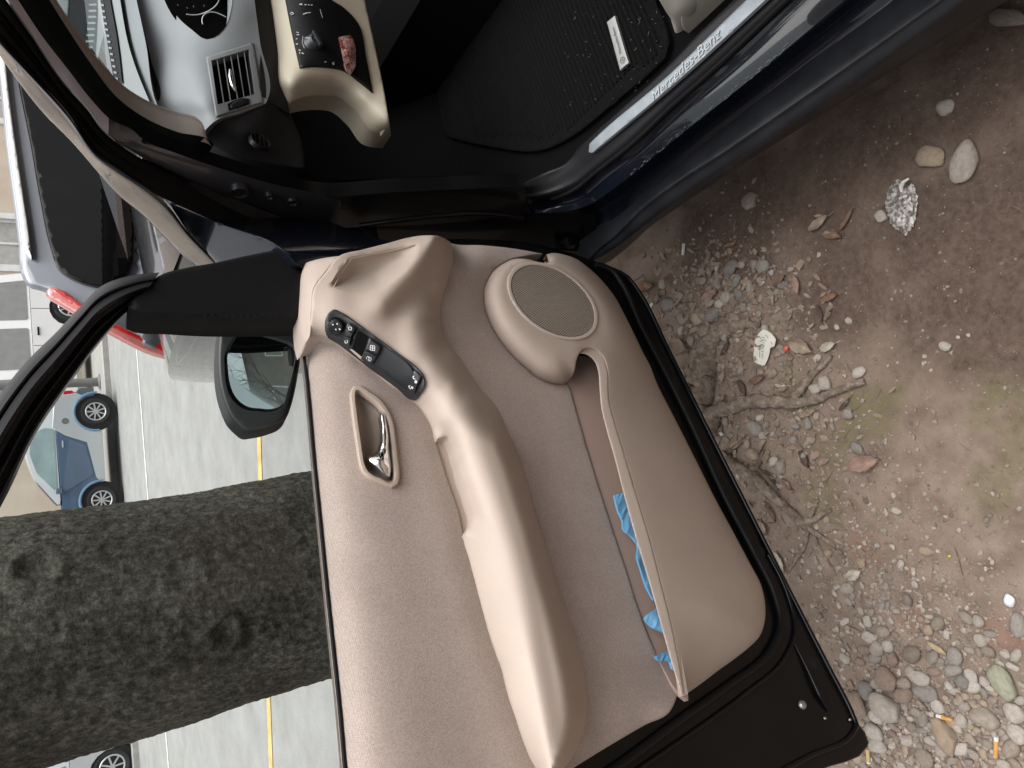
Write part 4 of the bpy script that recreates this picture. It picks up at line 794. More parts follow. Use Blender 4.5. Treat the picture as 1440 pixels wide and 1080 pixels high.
# ---- generic hatchback / van seen from the side
def parked(name, origin, ang, label, paint, L=4.0, H=1.5, Wd=1.7, rear_hang=.65, wbase=2.5, kind='hatch', r=.31, cat='car', group=None):
    c = thing(name, tuple(origin), label, cat, group); T0 = car_frame(origin, ang); T = lambda l, w, z: T0(l, -w, z)
    rx, fx = 0, wbase; lo = .22; bl = .95 if kind == 'hatch' else 1.05
    x0, x1 = -rear_hang, L-rear_hang
    body = [(x0+.05, lo), (x0, .55), (x0+.06, bl-.1), (x0+.12, bl), (x1-1.05, bl), (x1-.25, bl-.18), (x1-.03, .6), (x1, lo)]+[(fx+(r+.06)*math.cos(a), r+(r+.06)*math.sin(a)) for a in np.linspace(-.15, math.pi+.15, 10)]+[(rx+(r+.06)*math.cos(a), r+(r+.06)*math.sin(a)) for a in np.linspace(-.15, math.pi+.15, 10)]
    put('body', ccw_prism(body, 0, Wd, .05, .09), T, paint, c)
    ro = H
    gh = [(x0+.14, bl-.01), (x0+.42, ro-.12), (x0+.75, ro), (x0+2.1, ro), (x1-1.95, ro-.09), (x1-1.02, bl-.01)] if kind == 'hatch' else [(x0+.06, bl-.01), (x0+.16, ro-.1), (x0+.4, ro), (x0+2.6, ro), (x1-1.6, ro-.12), (x1-.75, bl-.01)]
    put('greenhouse', taper(ccw_prism(round_poly(gh, .12), .02, Wd-.02, .03, .06), bl, ro, .20, Wd/2), T, paint, c)
    def win(poly): put('side_window', taper(ccw_prism(round_poly(poly, .05), .008, .03), bl, ro, .20, Wd/2), T, CARGLASS, c)
    zt = ro-.13; zb = bl+.05
    if kind == 'hatch':
        win([(x0+.40, zb), (x0+.56, zt-.02), (x0+.86, zt), (x0+.80, zb)]); win([(x0+.90, zb), (x0+.94, zt), (x0+1.62, zt), (x0+1.62, zb)]); win([(x0+1.70, zb), (x0+1.70, zt), (x0+2.12, zt-.02), (x1-1.25, zb)])
    else:
        win([(x0+.25, zb), (x0+.33, zt), (x0+1.10, zt), (x0+1.10, zb)]); win([(x0+1.28, zb), (x0+1.28, zt), (x0+2.15, zt), (x0+2.15, zb)]); win([(x0+2.35, zb), (x0+2.35, zt), (x0+2.75, zt-.03), (x1-1.0, zb)])
    put('rear_window', ([(x0+.185, .18, bl+.05), (x0+.40, .28, ro-.16), (x0+.40, Wd-.28, ro-.16), (x0+.185, Wd-.18, bl+.05)], [(0, 1, 2, 3)]), lambda l, w, z: T(l-.03, w, z+.01), CARGLASS, c, smooth=False)
    put('windscreen', ([(x1-1.03, .14, bl+.02), (x1-1.93, .24, ro-.12), (x1-1.93, Wd-.24, ro-.12), (x1-1.03, Wd-.14, bl+.02)], [(0, 1, 2, 3)]), lambda l, w, z: T(l+.03, w, z+.02), CARGLASS, c, smooth=False)
    put('tail_lamp', ccw_prism(round_poly([(x0+.03, .68), (x0+.08, bl+.02), (x0+.26, bl-.02), (x0+.20, .68)], .04), -.008, .26, .01, .01), T, RED, c)
    put('tail_lamp', ccw_prism(round_poly([(x0+.03, .68), (x0+.08, bl+.02), (x0+.26, bl-.02), (x0+.20, .68)], .04), Wd-.26, Wd+.008, .01, .01), T, RED, c)
    put('headlamp', ccw_prism(round_poly([(x1-.05, .62), (x1-.10, .72), (x1-.50, bl-.10), (x1-.45, .62)], .04), -.006, .3, .01, .01), T, CLR, c)
    for hx in (x0+1.35, x0+2.3): put('door_handle', box_vf((hx, -.012, bl-.12), (.18, .025, .035), bev=.008), T, BLK, c)
    put('bumper', ccw_prism(round_poly([(x0-.05, .30), (x0-.06, .52), (x0+.1, .56), (x0+.3, .30)], .05), .03, Wd-.03, .03, .06), T, paint, c)
    put('wing_mirror', box_vf((x1-1.35, -.10, bl+.06), (.12, .16, .12), bev=.04), T, paint, c)
    V, F = [], []
    for sx in (x0+1.66, x0+.86): q = len(V); V += [(sx-.006, -.001, .3), (sx+.006, -.001, .3), (sx+.006, -.001, bl-.02), (sx-.006, -.001, bl-.02)]; F.append((q, q+1, q+2, q+3))
    put('door_seam', (V, F), T, WARCH, c, smooth=False)
    for l in (rx, fx):
        put('wheel_well', ccw_prism([(l+(r+.065)*math.cos(a), r+(r+.065)*math.sin(a)) for a in np.linspace(0, 2*math.pi, 20)[:-1]], .03, .3), T, WARCH, c); wheel(T, l, .03, r, c, -1, 7)
    return c
WPAINT = simple('white_paint', (.72, .73, .73), .3, coat=.8, var=.03, vscale=2)
sp = HX(186, 1070, gz)
parked('silver_hatchback', sp, ua, 'silver hatchback parked across the street, left of the tree trunk, red tail lamp showing', SILV, L=4.1, H=1.5, rear_hang=.66)
wp = HX(112, 455, .12); wp = np.array([5.6, 18.2, .1])
vp = np.array([6.9, 16.9, .12])
parked('white_van', vp, ua-.02, 'white people carrier parked across the street, above the red tail lamp of the grey car', WPAINT, L=4.6, H=1.98, Wd=1.8, kind='van', rear_hang=.8, wbase=2.8, r=.33, cat='van')
# grey post in front of the white van
pp = HX(118, 492, .1); pp = np.array([4.75, 15.6, .1])
post = thing('street_post', tuple(pp), 'plain grey post standing upright in front of the white people carrier', 'post')
GREYM = simple('grey_post_metal', (.16, .155, .15), .5, var=.1)
V, F = lathe_vf([(.09, 0), (.09, .02), (.085, .3), (.08, 3.4), (.0, 3.42)], pp, EZ, 20); mesh('pole', V, F, GREYM, post)
V, F = lathe_vf([(.16, 0), (.16, .03), (.1, .06)], pp, EZ, 20); mesh('base_plate', V, F, GREYM, post)

# ---- grey car parked directly ahead, seen from behind
SY = 3.25
LAV = simple('silver_lilac_paint', (.19, .205, .24), .28, metal=.2, coat=1, var=.03, vscale=2)
gc_ = thing('grey_hatchback', (1.1, SY, 0), 'silver grey hatchback parked right ahead of the open door, dark rear window towards us', 'car')
def yb(x, y): return SY+.13*max(0, (150-x)/150.)
sil = [(-30, -180), (-22, 0), (-8, 60), (2, 130), (8, 200), (20, 290), (27, 345), (30, 385), (38, 402), (63, 411), (103, 436), (165, 469), (215, 494), (245, 506), (275, 506), (305, 503), (420, 500), (520, 498), (520, 200), (520, -180)]
sil3 = np.array([FR(x, y, yb(x, y)) for x, y in catmull(np.array(sil, float), 90, True, 60)])
cen3 = sil3.mean(0)
GDIRV = np.array([math.sin(R(31)), math.cos(R(31)), 0])
rr_ = [np.array([p+GDIRV*o+(cen3-p)*np.array([s, 0, s]) for p in sil3]) for s, o in ((.02, .0), (.0, .03), (.0, .1), (.015, .5), (.05, 2.2), (.08, 3.2), (.25, 3.6))]
loft3('body', [np.vstack([r, r[:1]]) for r in rr_], LAV, gc_, m=3)
tg_o = [(p[0], p[1], yb(*p)) for p in sil]
def sst(a, b, x): t = np.clip((x-a)/(b-a), 0, 1); return t*t*(3-2*t)
def tgf(Q):
    Q = np.atleast_2d(np.asarray(Q, float)); x = Q[:, 0]; return SY+.13*np.maximum(0, (150-x)/150.)-.05*sst(193, 201, x)*(1-sst(205, 250, x))+.0*x
glass_o = [(14, 40), (22, 95), (28, 130), (42, 200), (56, 280), (70, 345), (84, 380), (100, 391), (125, 400), (142, 403), (162, 398), (178, 388), (187, 372), (190, 340), (190, 300), (189, 200), (188, 60), (186, -60), (10, -60)]
patch('tailgate', FR, tg_o, LAV, gc_, inner=[(196, 320, SY-.045), (196, 200, SY-.045), (196, 60, SY-.045), (188, 395, SY-.03), (240, 420, SY+.0), (240, 300, SY-.0), (240, 200, SY), (330, 400, SY-.05), (330, 200, SY-.05), (45, 330, SY+.15), (120, 420, SY+.06), (210, 440, SY-.01), (30, 160, SY+.235)], h=10, bs=8, roll=(9, .05), skirt=.0, fn=tgf)
GD = simple('dark_rear_glass', (.004, .004, .0045), .02, spec=.18, var=.3)
gd = lambda x: SY+.13*max(0, (150-x)/150.)-.016
patch('rear_window', FR, [(x, y, gd(x)) for x, y in glass_o], GD, gc_, h=8, bs=6, roll=(3, .012), skirt=.06, fn=lambda Q: SY+.13*np.maximum(0, (150-np.atleast_2d(Q)[:, 0])/150.)-.03)
tl_o = [(65, 410), (70, 404), (80, 405), (92, 410), (112, 424), (140, 441), (170, 458), (200, 473), (235, 490), (247, 500), (243, 504), (215, 497), (165, 473), (130, 454), (100, 436), (80, 424), (68, 416)]
patch('tail_lamp', FR, [(x, y, yb(x, y)-.03) for x, y in tl_o], simple('lamp_pink', (.60, .20, .19), .12, coat=1, var=.08), gc_, h=5, roll=(2.5, .012), skirt=.03)
tl2 = [(72, 407), (82, 407), (112, 426), (140, 443), (170, 459), (205, 476), (240, 494), (243, 499), (236, 497), (200, 480), (165, 464), (135, 448), (105, 430), (80, 414)]
patch('tail_lamp_band', FR, [(x, y, yb(x, y)-.036) for x, y in tl2], RED, gc_, h=5, roll=(2, .006), skirt=.02)
patch('spoiler', FR, [(x_, y_, SY+.13*(150-x_)/150.-.05) for x_, y_ in [(-6, 40), (2, 100), (14, 200), (26, 290), (38, 352), (44, 360), (42, 340), (32, 270), (20, 190), (10, 110), (4, 40)]], simple('spoiler_highlight', (.70, .71, .72), .3, coat=.6, var=.03), gc_, h=6, roll=(2, .01), skirt=.04)  # highlight along the spoiler edge is put into its white colour
# ---- house fronts behind the parked cars
HY = 21.5
wallm, wt, wb_ = nodes('cream_render'); L = wt.links.new
tc_ = N(wt, 'ShaderNodeTexCoord'); n1 = N(wt, 'ShaderNodeTexNoise', Scale=1.2, Detail=8.0); n2 = N(wt, 'ShaderNodeTexNoise', Scale=60.0, Detail=4.0); L(tc_.outputs['Object'], n1.inputs['Vector']); L(tc_.outputs['Object'], n2.inputs['Vector'])
r_ = ramp(wt, [(.3, (.50, .42, .34)), (.7, (.62, .54, .45))]); L(n1.outputs['Fac'], r_.inputs[0]); L(r_.outputs[0], wb_.inputs['Base Color']); wb_.inputs['Roughness'].default_value = .95
bp_ = N(wt, 'ShaderNodeBump', Strength=.4, Distance=.01); L(n2.outputs['Fac'], bp_.inputs['Height']); L(bp_.outputs[0], wb_.inputs['Normal'])
ha = ua+math.pi; ho_ = np.array([-3.2, HY, 0.0]); HT0 = car_frame(ho_, ua+math.pi if math.cos(ua) < 0 else ua)
HT = lambda l, w, z: HT0(l, w, z)
house = thing('cream_house', tuple(HT(7, 0, 0)), 'cream rendered house front behind the parked cars', 'house')
WIN = [(1.2, .15, 2.3, 2.35), (12.4, 1.0, 13.6, 2.4), (16.2, 1.0, 17.4, 2.4)]+[(x, 3.6, x+1.2, 5.1) for x in (1.1, 4.6, 8.6, 12.4, 16.2)]
xs = sorted({-12., 20.}|{a for w_ in WIN for a in (w_[0], w_[2])}); zs = sorted({0., 6.4}|{a for w_ in WIN for a in (w_[1], w_[3])})
V, F = [], []
for i in range(len(xs)-1):
    for j in range(len(zs)-1):
        cx, cz = (xs[i]+xs[i+1])/2, (zs[j]+zs[j+1])/2
        if any(a < cx < c_ and b < cz < d_ for a, b, c_, d_ in WIN): continue
        k_ = len(V); V += [HT(xs[i], 0, zs[j]), HT(xs[i+1], 0, zs[j]), HT(xs[i+1], 0, zs[j+1]), HT(xs[i], 0, zs[j+1])]; F.append((k_, k_+1, k_+2, k_+3))
for a, b, c_, d_ in WIN:
    for (p, q) in (((a, b), (c_, b)), ((c_, b), (c_, d_)), ((c_, d_), (a, d_)), ((a, d_), (a, b))):
        k_ = len(V); V += [HT(p[0], 0, p[1]), HT(q[0], 0, q[1]), HT(q[0], .18, q[1]), HT(p[0], .18, p[1])]; F.append((k_, k_+1, k_+2, k_+3))
mesh('wall', V, F, wallm, house, smooth=False)
mesh('side_wall', [HT(-12, 0, 0), HT(-12, 8, 0), HT(-12, 8, 6.4), HT(-12, 0, 6.4)], [(0, 1, 2, 3)], wallm, house, smooth=False)
ROOFT = simple('roof_tile', (.22, .10, .07), .85, bump=.5, bscale=8, var=.25, vscale=4)
mesh('roof', [HT(-12.5, -.5, 6.3), HT(20.5, -.5, 6.3), HT(20.5, 4.2, 8.2), HT(-12.5, 4.2, 8.2), HT(-12.5, 8.6, 6.3), HT(20.5, 8.6, 6.3)], [(0, 1, 2, 3), (3, 2, 5, 4)], ROOFT, house, smooth=False)
FRM = simple('white_frame', (.68, .70, .70), .5); SHUT = simple('pale_teal_door', (.48, .58, .60), .5, var=.05)
HPANE = simple('house_pane', (.42, .42, .40), .1, spec=.6, var=.15)
for i, (a, b, c_, d_) in enumerate(WIN):
    nm = 'door' if i == 0 else 'window'
    f_ = [box_vf(((a+c_)/2, .1, b+.03), (c_-a, .08, .06)), box_vf(((a+c_)/2, .1, d_-.03), (c_-a, .08, .06)), box_vf((a+.03, .1, (b+d_)/2), (.06, .08, d_-b-.13)), box_vf((c_-.03, .1, (b+d_)/2), (.06, .08, d_-b-.13)), box_vf(((a+c_)/2, .1, (b+d_)/2), (.05, .07, d_-b-.13))]
    fr_ = put(nm, join(*f_), HT, FRM, house, smooth=False)
    put('panel' if i == 0 else 'pane', ([(a+.05, .12, b+.05), (c_-.05, .12, b+.05), (c_-.05, .12, d_-.05), (a+.05, .12, d_-.05)], [(0, 1, 2, 3)]), HT, SHUT if i == 0 else HPANE, fr_, smooth=False)
    put('surround', join(box_vf(((a+c_)/2, -.02, d_+.07), (c_-a+.3, .06, .14)), box_vf((a-.07, -.02, (b+d_)/2), (.14, .06, d_-b)), box_vf((c_+.07, -.02, (b+d_)/2), (.14, .06, d_-b))), HT, FRM, fr_, smooth=False)

# ---- the tree trunk behind the door
TY = 1.98
tA, tB = FR(450, 806, TY), FR(0, 908, TY); tdir = (tB-tA)/np.linalg.norm(tB-tA); tdir /= tdir[2]
tbase = tA-tdir*tA[2]; dep = (tA-CAM)@Fv; TR = 140/FPX*dep*.97
tree = thing('street_tree', tuple(tbase), 'thick dark rough-barked tree trunk standing between the open door and the road', 'tree')
bark, bt, bb = nodes('rough_bark'); L = bt.links.new
tc_ = N(bt, 'ShaderNodeTexCoord'); mp_ = N(bt, 'ShaderNodeMapping'); mp_.inputs['Scale'].default_value = (1, 1, .8); L(tc_.outputs['Object'], mp_.inputs[0])
v1 = N(bt, 'ShaderNodeTexVoronoi', Scale=42.0); v1.feature = 'F1'; n1 = N(bt, 'ShaderNodeTexNoise', Scale=62.0, Detail=10.0, Roughness=.78); n2 = N(bt, 'ShaderNodeTexNoise', Scale=3.0, Detail=6.0); n3 = N(bt, 'ShaderNodeTexNoise', Scale=120.0, Detail=4.0)
for n_ in (v1, n1, n2, n3): L(mp_.outputs[0], n_.inputs['Vector'])
r_ = ramp(bt, [(.34, (.026, .024, .021)), (.5, (.105, .099, .087)), (.66, (.25, .242, .215))]); L(n1.outputs['Fac'], r_.inputs[0])
r2 = ramp(bt, [(.34, (.55, .53, .52)), (.68, (1.35, 1.4, 1.3))]); L(n2.outputs['Fac'], r2.inputs[0])
mm = N(bt, 'ShaderNodeMixRGB', blend_type='MULTIPLY'); mm.inputs[0].default_value = 1; L(r_.outputs[0], mm.inputs[1]); L(r2.outputs[0], mm.inputs[2]); L(mm.outputs[0], bb.inputs['Base Color'])
bb.inputs['Roughness'].default_value = .95; bb.inputs['Specular IOR Level'].default_value = .15
ad_ = N(bt, 'ShaderNodeMath', operation='ADD'); L(n1.outputs['Fac'], ad_.inputs[0]); ml = N(bt, 'ShaderNodeMath', operation='MULTIPLY'); ml.inputs[1].default_value = .35; L(n3.outputs['Fac'], ml.inputs[0]); L(ml.outputs[0], ad_.inputs[1])
bp_ = N(bt, 'ShaderNodeBump', Strength=1.0, Distance=.018); L(ad_.outputs[0], bp_.inputs['Height']); L(bp_.outputs[0], bb.inputs['Normal'])
nz_, na = 430, 300; zz = np.r_[np.linspace(-.06, 2.2, 360), np.linspace(2.23, 4.2, 70)]; V = []
knots = []
for (x, y, rr, am) in ((312, 888, .036, .010), (50, 795, .045, .010), (255, 812, .05, .005), (372, 882, .02, .007), (125, 770, .025, .006)):
    q = FR(x, y, TY-TR*.92); knots.append((q, rr, am))
for z in zz:
    c = tbase+tdir*z; rz = TR*(1+.55*math.exp(-max(z, 0)/.14)*1.0+.06*math.exp(-max(z-0.5, 0)/.8)-.035*z/4)
    for k_ in range(na):
        a = 2*math.pi*k_/na; d0 = Vector((math.cos(a), math.sin(a), 0)); p = Vector(c)+d0*rz
        h_ = .013*noise.noise(p*3.1)+.003*noise.noise(Vector((p.x*13, p.y*13, p.z*8)))+.0035*abs(noise.noise(Vector((p.x*52, p.y*52, p.z*34))))+.004*abs(noise.noise(Vector((p.x*85, p.y*85, p.z*70))))+.03*math.exp(-max(z, 0)/.2)*math.cos(5*a+1)
        V.append(np.array(p)+np.array(d0)*h_)
V = np.array(V)
for q, rr, am in knots:
    D = np.linalg.norm(V-q, axis=1); msk = D < rr*2.5; c = tbase[None]+tdir[None]*V[msk][:, 2:3]; o = V[msk]-c; o[:, 2] = 0; o /= np.linalg.norm(o, axis=1)[:, None]
    g = np.exp(-((D[msk]-rr)/(rr*.35))**2)*abs(am)*.9-np.exp(-(D[msk]/(rr*.6))**2)*abs(am)*.9
    V[msk] += o*g[:, None]
F = [(i*na+j, i*na+(j+1) % na, (i+1)*na+(j+1) % na, (i+1)*na+j) for i in range(nz_-1) for j in range(na)]
mesh('trunk', V, F, bark, tree, ang=None)
def branch_tree(par, base, dirv, length, rad, lvl, rnd, out):
    n = 7; P = [np.array(base, float)]; d = np.array(dirv, float); d /= np.linalg.norm(d)
    for i in range(n): d = d+np.array([rnd.uniform(-.22, .22), rnd.uniform(-.22, .22), rnd.uniform(-.08, .2)]); d /= np.linalg.norm(d); P.append(P[-1]+d*length/n)
    out.append(tube_vf(P, np.linspace(rad, rad*.35, n+1), 7 if lvl < 2 else 5))
    if lvl < 3:
        for i in range(2, n+1):
            for _ in range(1 if lvl < 2 else 2):
                if rnd.random() < .85:
                    v = np.array([rnd.uniform(-1, 1), rnd.uniform(-1, 1), rnd.uniform(-.1, .9)]); branch_tree(par, P[i], d*.7+v, length*rnd.uniform(.4, .62), rad*.5*(1-i/n*.45), lvl+1, rnd, out)
rnd = random.Random(3)
top = tbase+tdir*4.1
for k_ in range(4):
    out = []; a = k_*1.6+.3; branch_tree(tree, top-np.array([0, 0, .15]), (math.cos(a)*.9, math.sin(a)*.9, 1.0), 3.2, TR*.5, 1, rnd, out); V, F = join(*out); mesh('limb', V, F, bark, tree)
# ---- street surfaces
AS, at_, ab = nodes('worn_asphalt'); L = at_.links.new
tc_ = N(at_, 'ShaderNodeTexCoord'); n1 = N(at_, 'ShaderNodeTexNoise', Scale=2.2, Detail=10.0, Roughness=.72); n2 = N(at_, 'ShaderNodeTexNoise', Scale=90.0, Detail=3.0); L(tc_.outputs['Object'], n1.inputs['Vector']); L(tc_.outputs['Object'], n2.inputs['Vector'])
mx_ = N(at_, 'ShaderNodeMath', operation='MULTIPLY_ADD'); L(n2.outputs['Fac'], mx_.inputs[0]); mx_.inputs[1].default_value = .5; L(n1.outputs['Fac'], mx_.inputs[2])
r_ = ramp(at_, [(.50, (.17, .168, .162)), (.62, (.235, .232, .226)), (.9, (.31, .308, .30))]); L(mx_.outputs[0], r_.inputs[0]); L(r_.outputs[0], ab.inputs['Base Color']); ab.inputs['Roughness'].default_value = .85
bp_ = N(at_, 'ShaderNodeBump', Strength=.5, Distance=.004); L(n2.outputs['Fac'], bp_.inputs['Height']); L(bp_.outputs[0], ab.inputs['Normal'])
yl0, yl1 = HX(386, 1080), HX(369, 612); wl0, wl1 = HX(240, 1080), HX(195, 493); k0, k1 = HX(199, 1080), HX(158, 540)
def ext(a, b, L=60): u = (b-a)/np.linalg.norm(b-a); return a-u*L, b+u*L
def strip(name, a, b, wa, z, mat, **k):
    u = (b-a)/np.linalg.norm(b-a); nn = np.array([-u[1], u[0], 0])
    n = 40; V = []; 
    for t in np.linspace(0, 1, n): p = a+(b-a)*t; V += [p*[1, 1, 0]+nn*wa[0]+EZ*z, p*[1, 1, 0]+nn*wa[1]+EZ*z]
    return mesh(name, V, [(2*i, 2*i+1, 2*i+3, 2*i+2) for i in range(n-1)], mat, smooth=False, **k)
LP, RP = ext(yl0, yl1, 40), ext(k0, k1, 40)
ylu = (yl1-yl0)/np.linalg.norm(yl1-yl0)
V = []
for t in np.linspace(0, 1, 60):
    a = LP[0]+(LP[1]-LP[0])*t; b = RP[0]+(RP[1]-RP[0])*t; V += [a*[1, 1, 0]+EZ*.022+np.array([0, -1.75, 0]), b*[1, 1, 0]+EZ*.022]
mesh('road', V, [(2*i, 2*i+1, 2*i+3, 2*i+2) for i in range(59)], AS, smooth=False, kind='structure')
PW = simple('worn_white_marking', (.62, .63, .62), .7, var=.25, vscale=8); PY = simple('worn_yellow_marking', (.60, .40, .15), .7, var=.25, vscale=10)
strip('yellow_line', *ext(yl0, yl1, 14), (-.05, .05), .027, PY, kind='structure')
strip('white_line', *ext(wl0, wl1, 16), (-.045, .045), .027, PW, kind='structure')
CON = simple('pale_concrete', (.36, .35, .33), .9, bump=.4, bscale=80, var=.15)
a, b = ext(k0, k1, 40); u = (b-a)/np.linalg.norm(b-a); nn = np.array([-u[1], u[0], 0]); nn = nn if nn[1] > 0 else -nn
V, F = [], []
for t in np.linspace(0, 1, 80):
    p = (a+(b-a)*t)*[1, 1, 0]; V += [p, p+EZ*.115, p+nn*.012+EZ*.125, p+nn*.16+EZ*.125, p+nn*.162+EZ*.1]
for i in range(79):
    for j in range(4): F.append((i*5+j, i*5+j+1, (i+1)*5+j+1, (i+1)*5+j))
mesh('kerb', V, F, CON, ang=30, kind='structure')
p0, p1 = a*[1, 1, 0]+nn*.158+EZ*.118, b*[1, 1, 0]+nn*.158+EZ*.118
mesh('pavement', [p0, p1, p1+nn*9, p0+nn*9], [(0, 1, 2, 3)], simple('paving_grey', (.30, .29, .275), .9, bump=.4, bscale=60, var=.12), smooth=False, kind='structure')

# ================================================================== the dirt verge
def axis(c, fine, half, far, n=26):
    a = np.arange(c-half, c+half, fine); g = np.geomspace(fine*1.5, far, n); return np.r_[(c-half-np.cumsum(g)[::-1]) if False else (c-half)-g[::-1], a, (c+half)+g]
gx, gy = axis(.12, .0075, 1.0, 120), axis(.85, .0075, .85, 120)
MUDC = [HZ(x, y, 0) for x, y in ((1180, 150), (1250, 300), (1330, 420), (1440, 520))]
GXX, GYY = np.meshgrid(gx, gy, indexing='ij'); hz = np.zeros(GXX.shape)
for i in range(GXX.shape[0]):
    for j in range(GXX.shape[1]):
        x, y = GXX[i, j], GYY[i, j]
        far = abs(x) > 6 or abs(y) > 7
        if far: hz[i, j] = .012 if y > 4 else 0; continue
        p = Vector((x, y, 0)); h_ = .012*noise.noise(p*2.3)+.006*noise.noise(p*7)
        if abs(x) < 1.6 and -.3 < y < 2.1: h_ += .0035*noise.noise(p*24)+.0022*noise.noise(p*70)+.0012*abs(noise.noise(p*140))
        hz[i, j] = h_ if y < 2.6 else h_*max(0, (3.4-y)/.8)+.012*min(1, (y-2.6)/.8)
# tyre-tread marks pressed into the wet mud
td0, td1 = HZ(1252, 442, 0), HZ(1440, 440, 0); tu = (td1-td0)/np.linalg.norm(td1-td0); tn = np.array([-tu[1], tu[0], 0])
rel = (GXX-td0[0])*tu[0]+(GYY-td0[1])*tu[1]; rn = (GXX-td0[0])*tn[0]+(GYY-td0[1])*tn[1]
mk = (rel > -.02) & (rel < .35) & (abs(rn) < .03); hz -= np.where(mk, .011*(np.sin(rel*2*math.pi/.024+rn*60) > .55)*(1-abs(rn)/.03), 0)
GI = GXX.shape
V = np.stack([GXX, GYY, hz], -1).reshape(-1, 3); ny = GI[1]
F = [(i*ny+j, (i+1)*ny+j, (i+1)*ny+j+1, i*ny+j+1) for i in range(GI[0]-1) for j in range(ny-1)]
from bisect import bisect_right
def gz_(x, y):
    i = min(max(bisect_right(gx, x)-1, 0), GI[0]-2); j = min(max(bisect_right(gy, y)-1, 0), ny-2)
    return float(hz[i:i+2, j:j+2].mean())
dirt, dt, db = nodes('dirt_earth'); L = dt.links.new
tc_ = N(dt, 'ShaderNodeTexCoord'); OB = tc_.outputs['Object']
def noi(sc, det=8.0, ro=.6):
    n_ = N(dt, 'ShaderNodeTexNoise', Scale=sc, Detail=det, Roughness=ro); L(OB, n_.inputs['Vector']); return n_.outputs['Fac']
nE = noi(7.5)
nA, nB, nC, nD = noi(2.6), noi(14), noi(75, 6.0, .7), noi(420, 3.0)
base_ = ramp(dt, [(.30, (.155, .110, .085)), (.50, (.245, .186, .147)), (.72, (.33, .262, .212))]); L(nB, base_.inputs[0])
def spotmask(pts, rad, soft):
    """a stain of its own shape: ragged patches round given spots of the verge"""
    out = None
    for p in pts:
        vd = N(dt, 'ShaderNodeVectorMath', operation='DISTANCE'); L(OB, vd.inputs[0]); vd.inputs[1].default_value = tuple(p-GO)
        sc_ = N(dt, 'ShaderNodeMath', operation='DIVIDE'); L(vd.outputs['Value'], sc_.inputs[0]); sc_.inputs[1].default_value = rad
        inv = N(dt, 'ShaderNodeMath', operation='SUBTRACT'); inv.inputs[0].default_value = 1; L(sc_.outputs[0], inv.inputs[1]); inv.use_clamp = True
        if out is None: out = inv.outputs[0]
        else: m_ = N(dt, 'ShaderNodeMath', operation='MAXIMUM'); L(out, m_.inputs[0]); L(inv.outputs[0], m_.inputs[1]); out = m_.outputs[0]
    a_ = N(dt, 'ShaderNodeMath', operation='MULTIPLY_ADD'); L(nB, a_.inputs[0]); a_.inputs[1].default_value = 1.0; aa_ = N(dt, 'ShaderNodeMath', operation='MULTIPLY_ADD'); L(nE, aa_.inputs[0]); aa_.inputs[1].default_value = 1.5; aa_.inputs[2].default_value = -.75; ab2 = N(dt, 'ShaderNodeMath', operation='ADD'); L(aa_.outputs[0], ab2.inputs[0]); L(out, ab2.inputs[1]); L(ab2.outputs[0], a_.inputs[2])
    mr = N(dt, 'ShaderNodeMapRange'); mr.interpolation_type = 'SMOOTHSTEP'; L(a_.outputs[0], mr.inputs[0]); mr.inputs[1].default_value = soft[0]; mr.inputs[2].default_value = soft[1]; return mr.outputs[0]
GO = V.mean(0)
def mixc(fac, a, col):
    m_ = N(dt, 'ShaderNodeMixRGB', blend_type='MIX'); L(fac, m_.inputs[0]); L(a, m_.inputs[1])
    if isinstance(col, tuple): m_.inputs[2].default_value = (*col, 1)
    else: L(col, m_.inputs[2])
    return m_.outputs[0]
wet = spotmask([HZ(x, y, 0) for x, y in ((1080, 290), (1180, 250), (1260, 180), (1350, 120), (1420, 60), (1300, 330), (1390, 360), (1440, 250), (1180, 400), (1340, 440), (1440, 470), (1000, 330), (1050, 330))], .20, (.42, 1.30))
wetc = ramp(dt, [(.3, (.072, .048, .037)), (.7, (.155, .110, .086))]); L(nC, wetc.inputs[0])
c1 = mixc(wet, base_.outputs[0], wetc.outputs[0])
moss = spotmask([HZ(x, y, 0) for x, y in ((1215, 575), (1235, 600), (1200, 600), (1250, 570))], .085, (.80, 1.3)); moss2 = spotmask([HZ(x, y, 0) for x, y in ((1410, 560), (1430, 590), (1390, 580), (1440, 560), (1155, 625), (1150, 700), (1120, 560), (1400, 700), (1440, 640))], .10, (.86, 1.22))
mosc = ramp(dt, [(.35, (.075, .075, .025)), (.65, (.17, .16, .065))]); L(nC, mosc.inputs[0])
mo_ = N(dt, 'ShaderNodeMath', operation='MULTIPLY'); L(moss, mo_.inputs[0]); mr_ = N(dt, 'ShaderNodeMapRange'); L(nC, mr_.inputs[0]); mr_.inputs[1].default_value = .35; mr_.inputs[2].default_value = .65; mr_.inputs[3].default_value = .15; mr_.inputs[4].default_value = .85; L(mr_.outputs[0], mo_.inputs[1]); c2 = mixc(mo_.outputs[0], c1, mosc.outputs[0])
half_ = N(dt, 'ShaderNodeMath', operation='MULTIPLY'); L(moss2, half_.inputs[0]); half_.inputs[1].default_value = .4; c3 = mixc(half_.outputs[0], c2, mosc.outputs[0])
redm = spotmask([HZ(x, y, 0) for x, y in ((1285, 870), (1410, 890), (1215, 770))], .06, (.80, 1.15)); h2 = N(dt, 'ShaderNodeMath', operation='MULTIPLY'); L(redm, h2.inputs[0]); h2.inputs[1].default_value = .45; c4 = mixc(h2.outputs[0], c3, (.24, .12, .085))
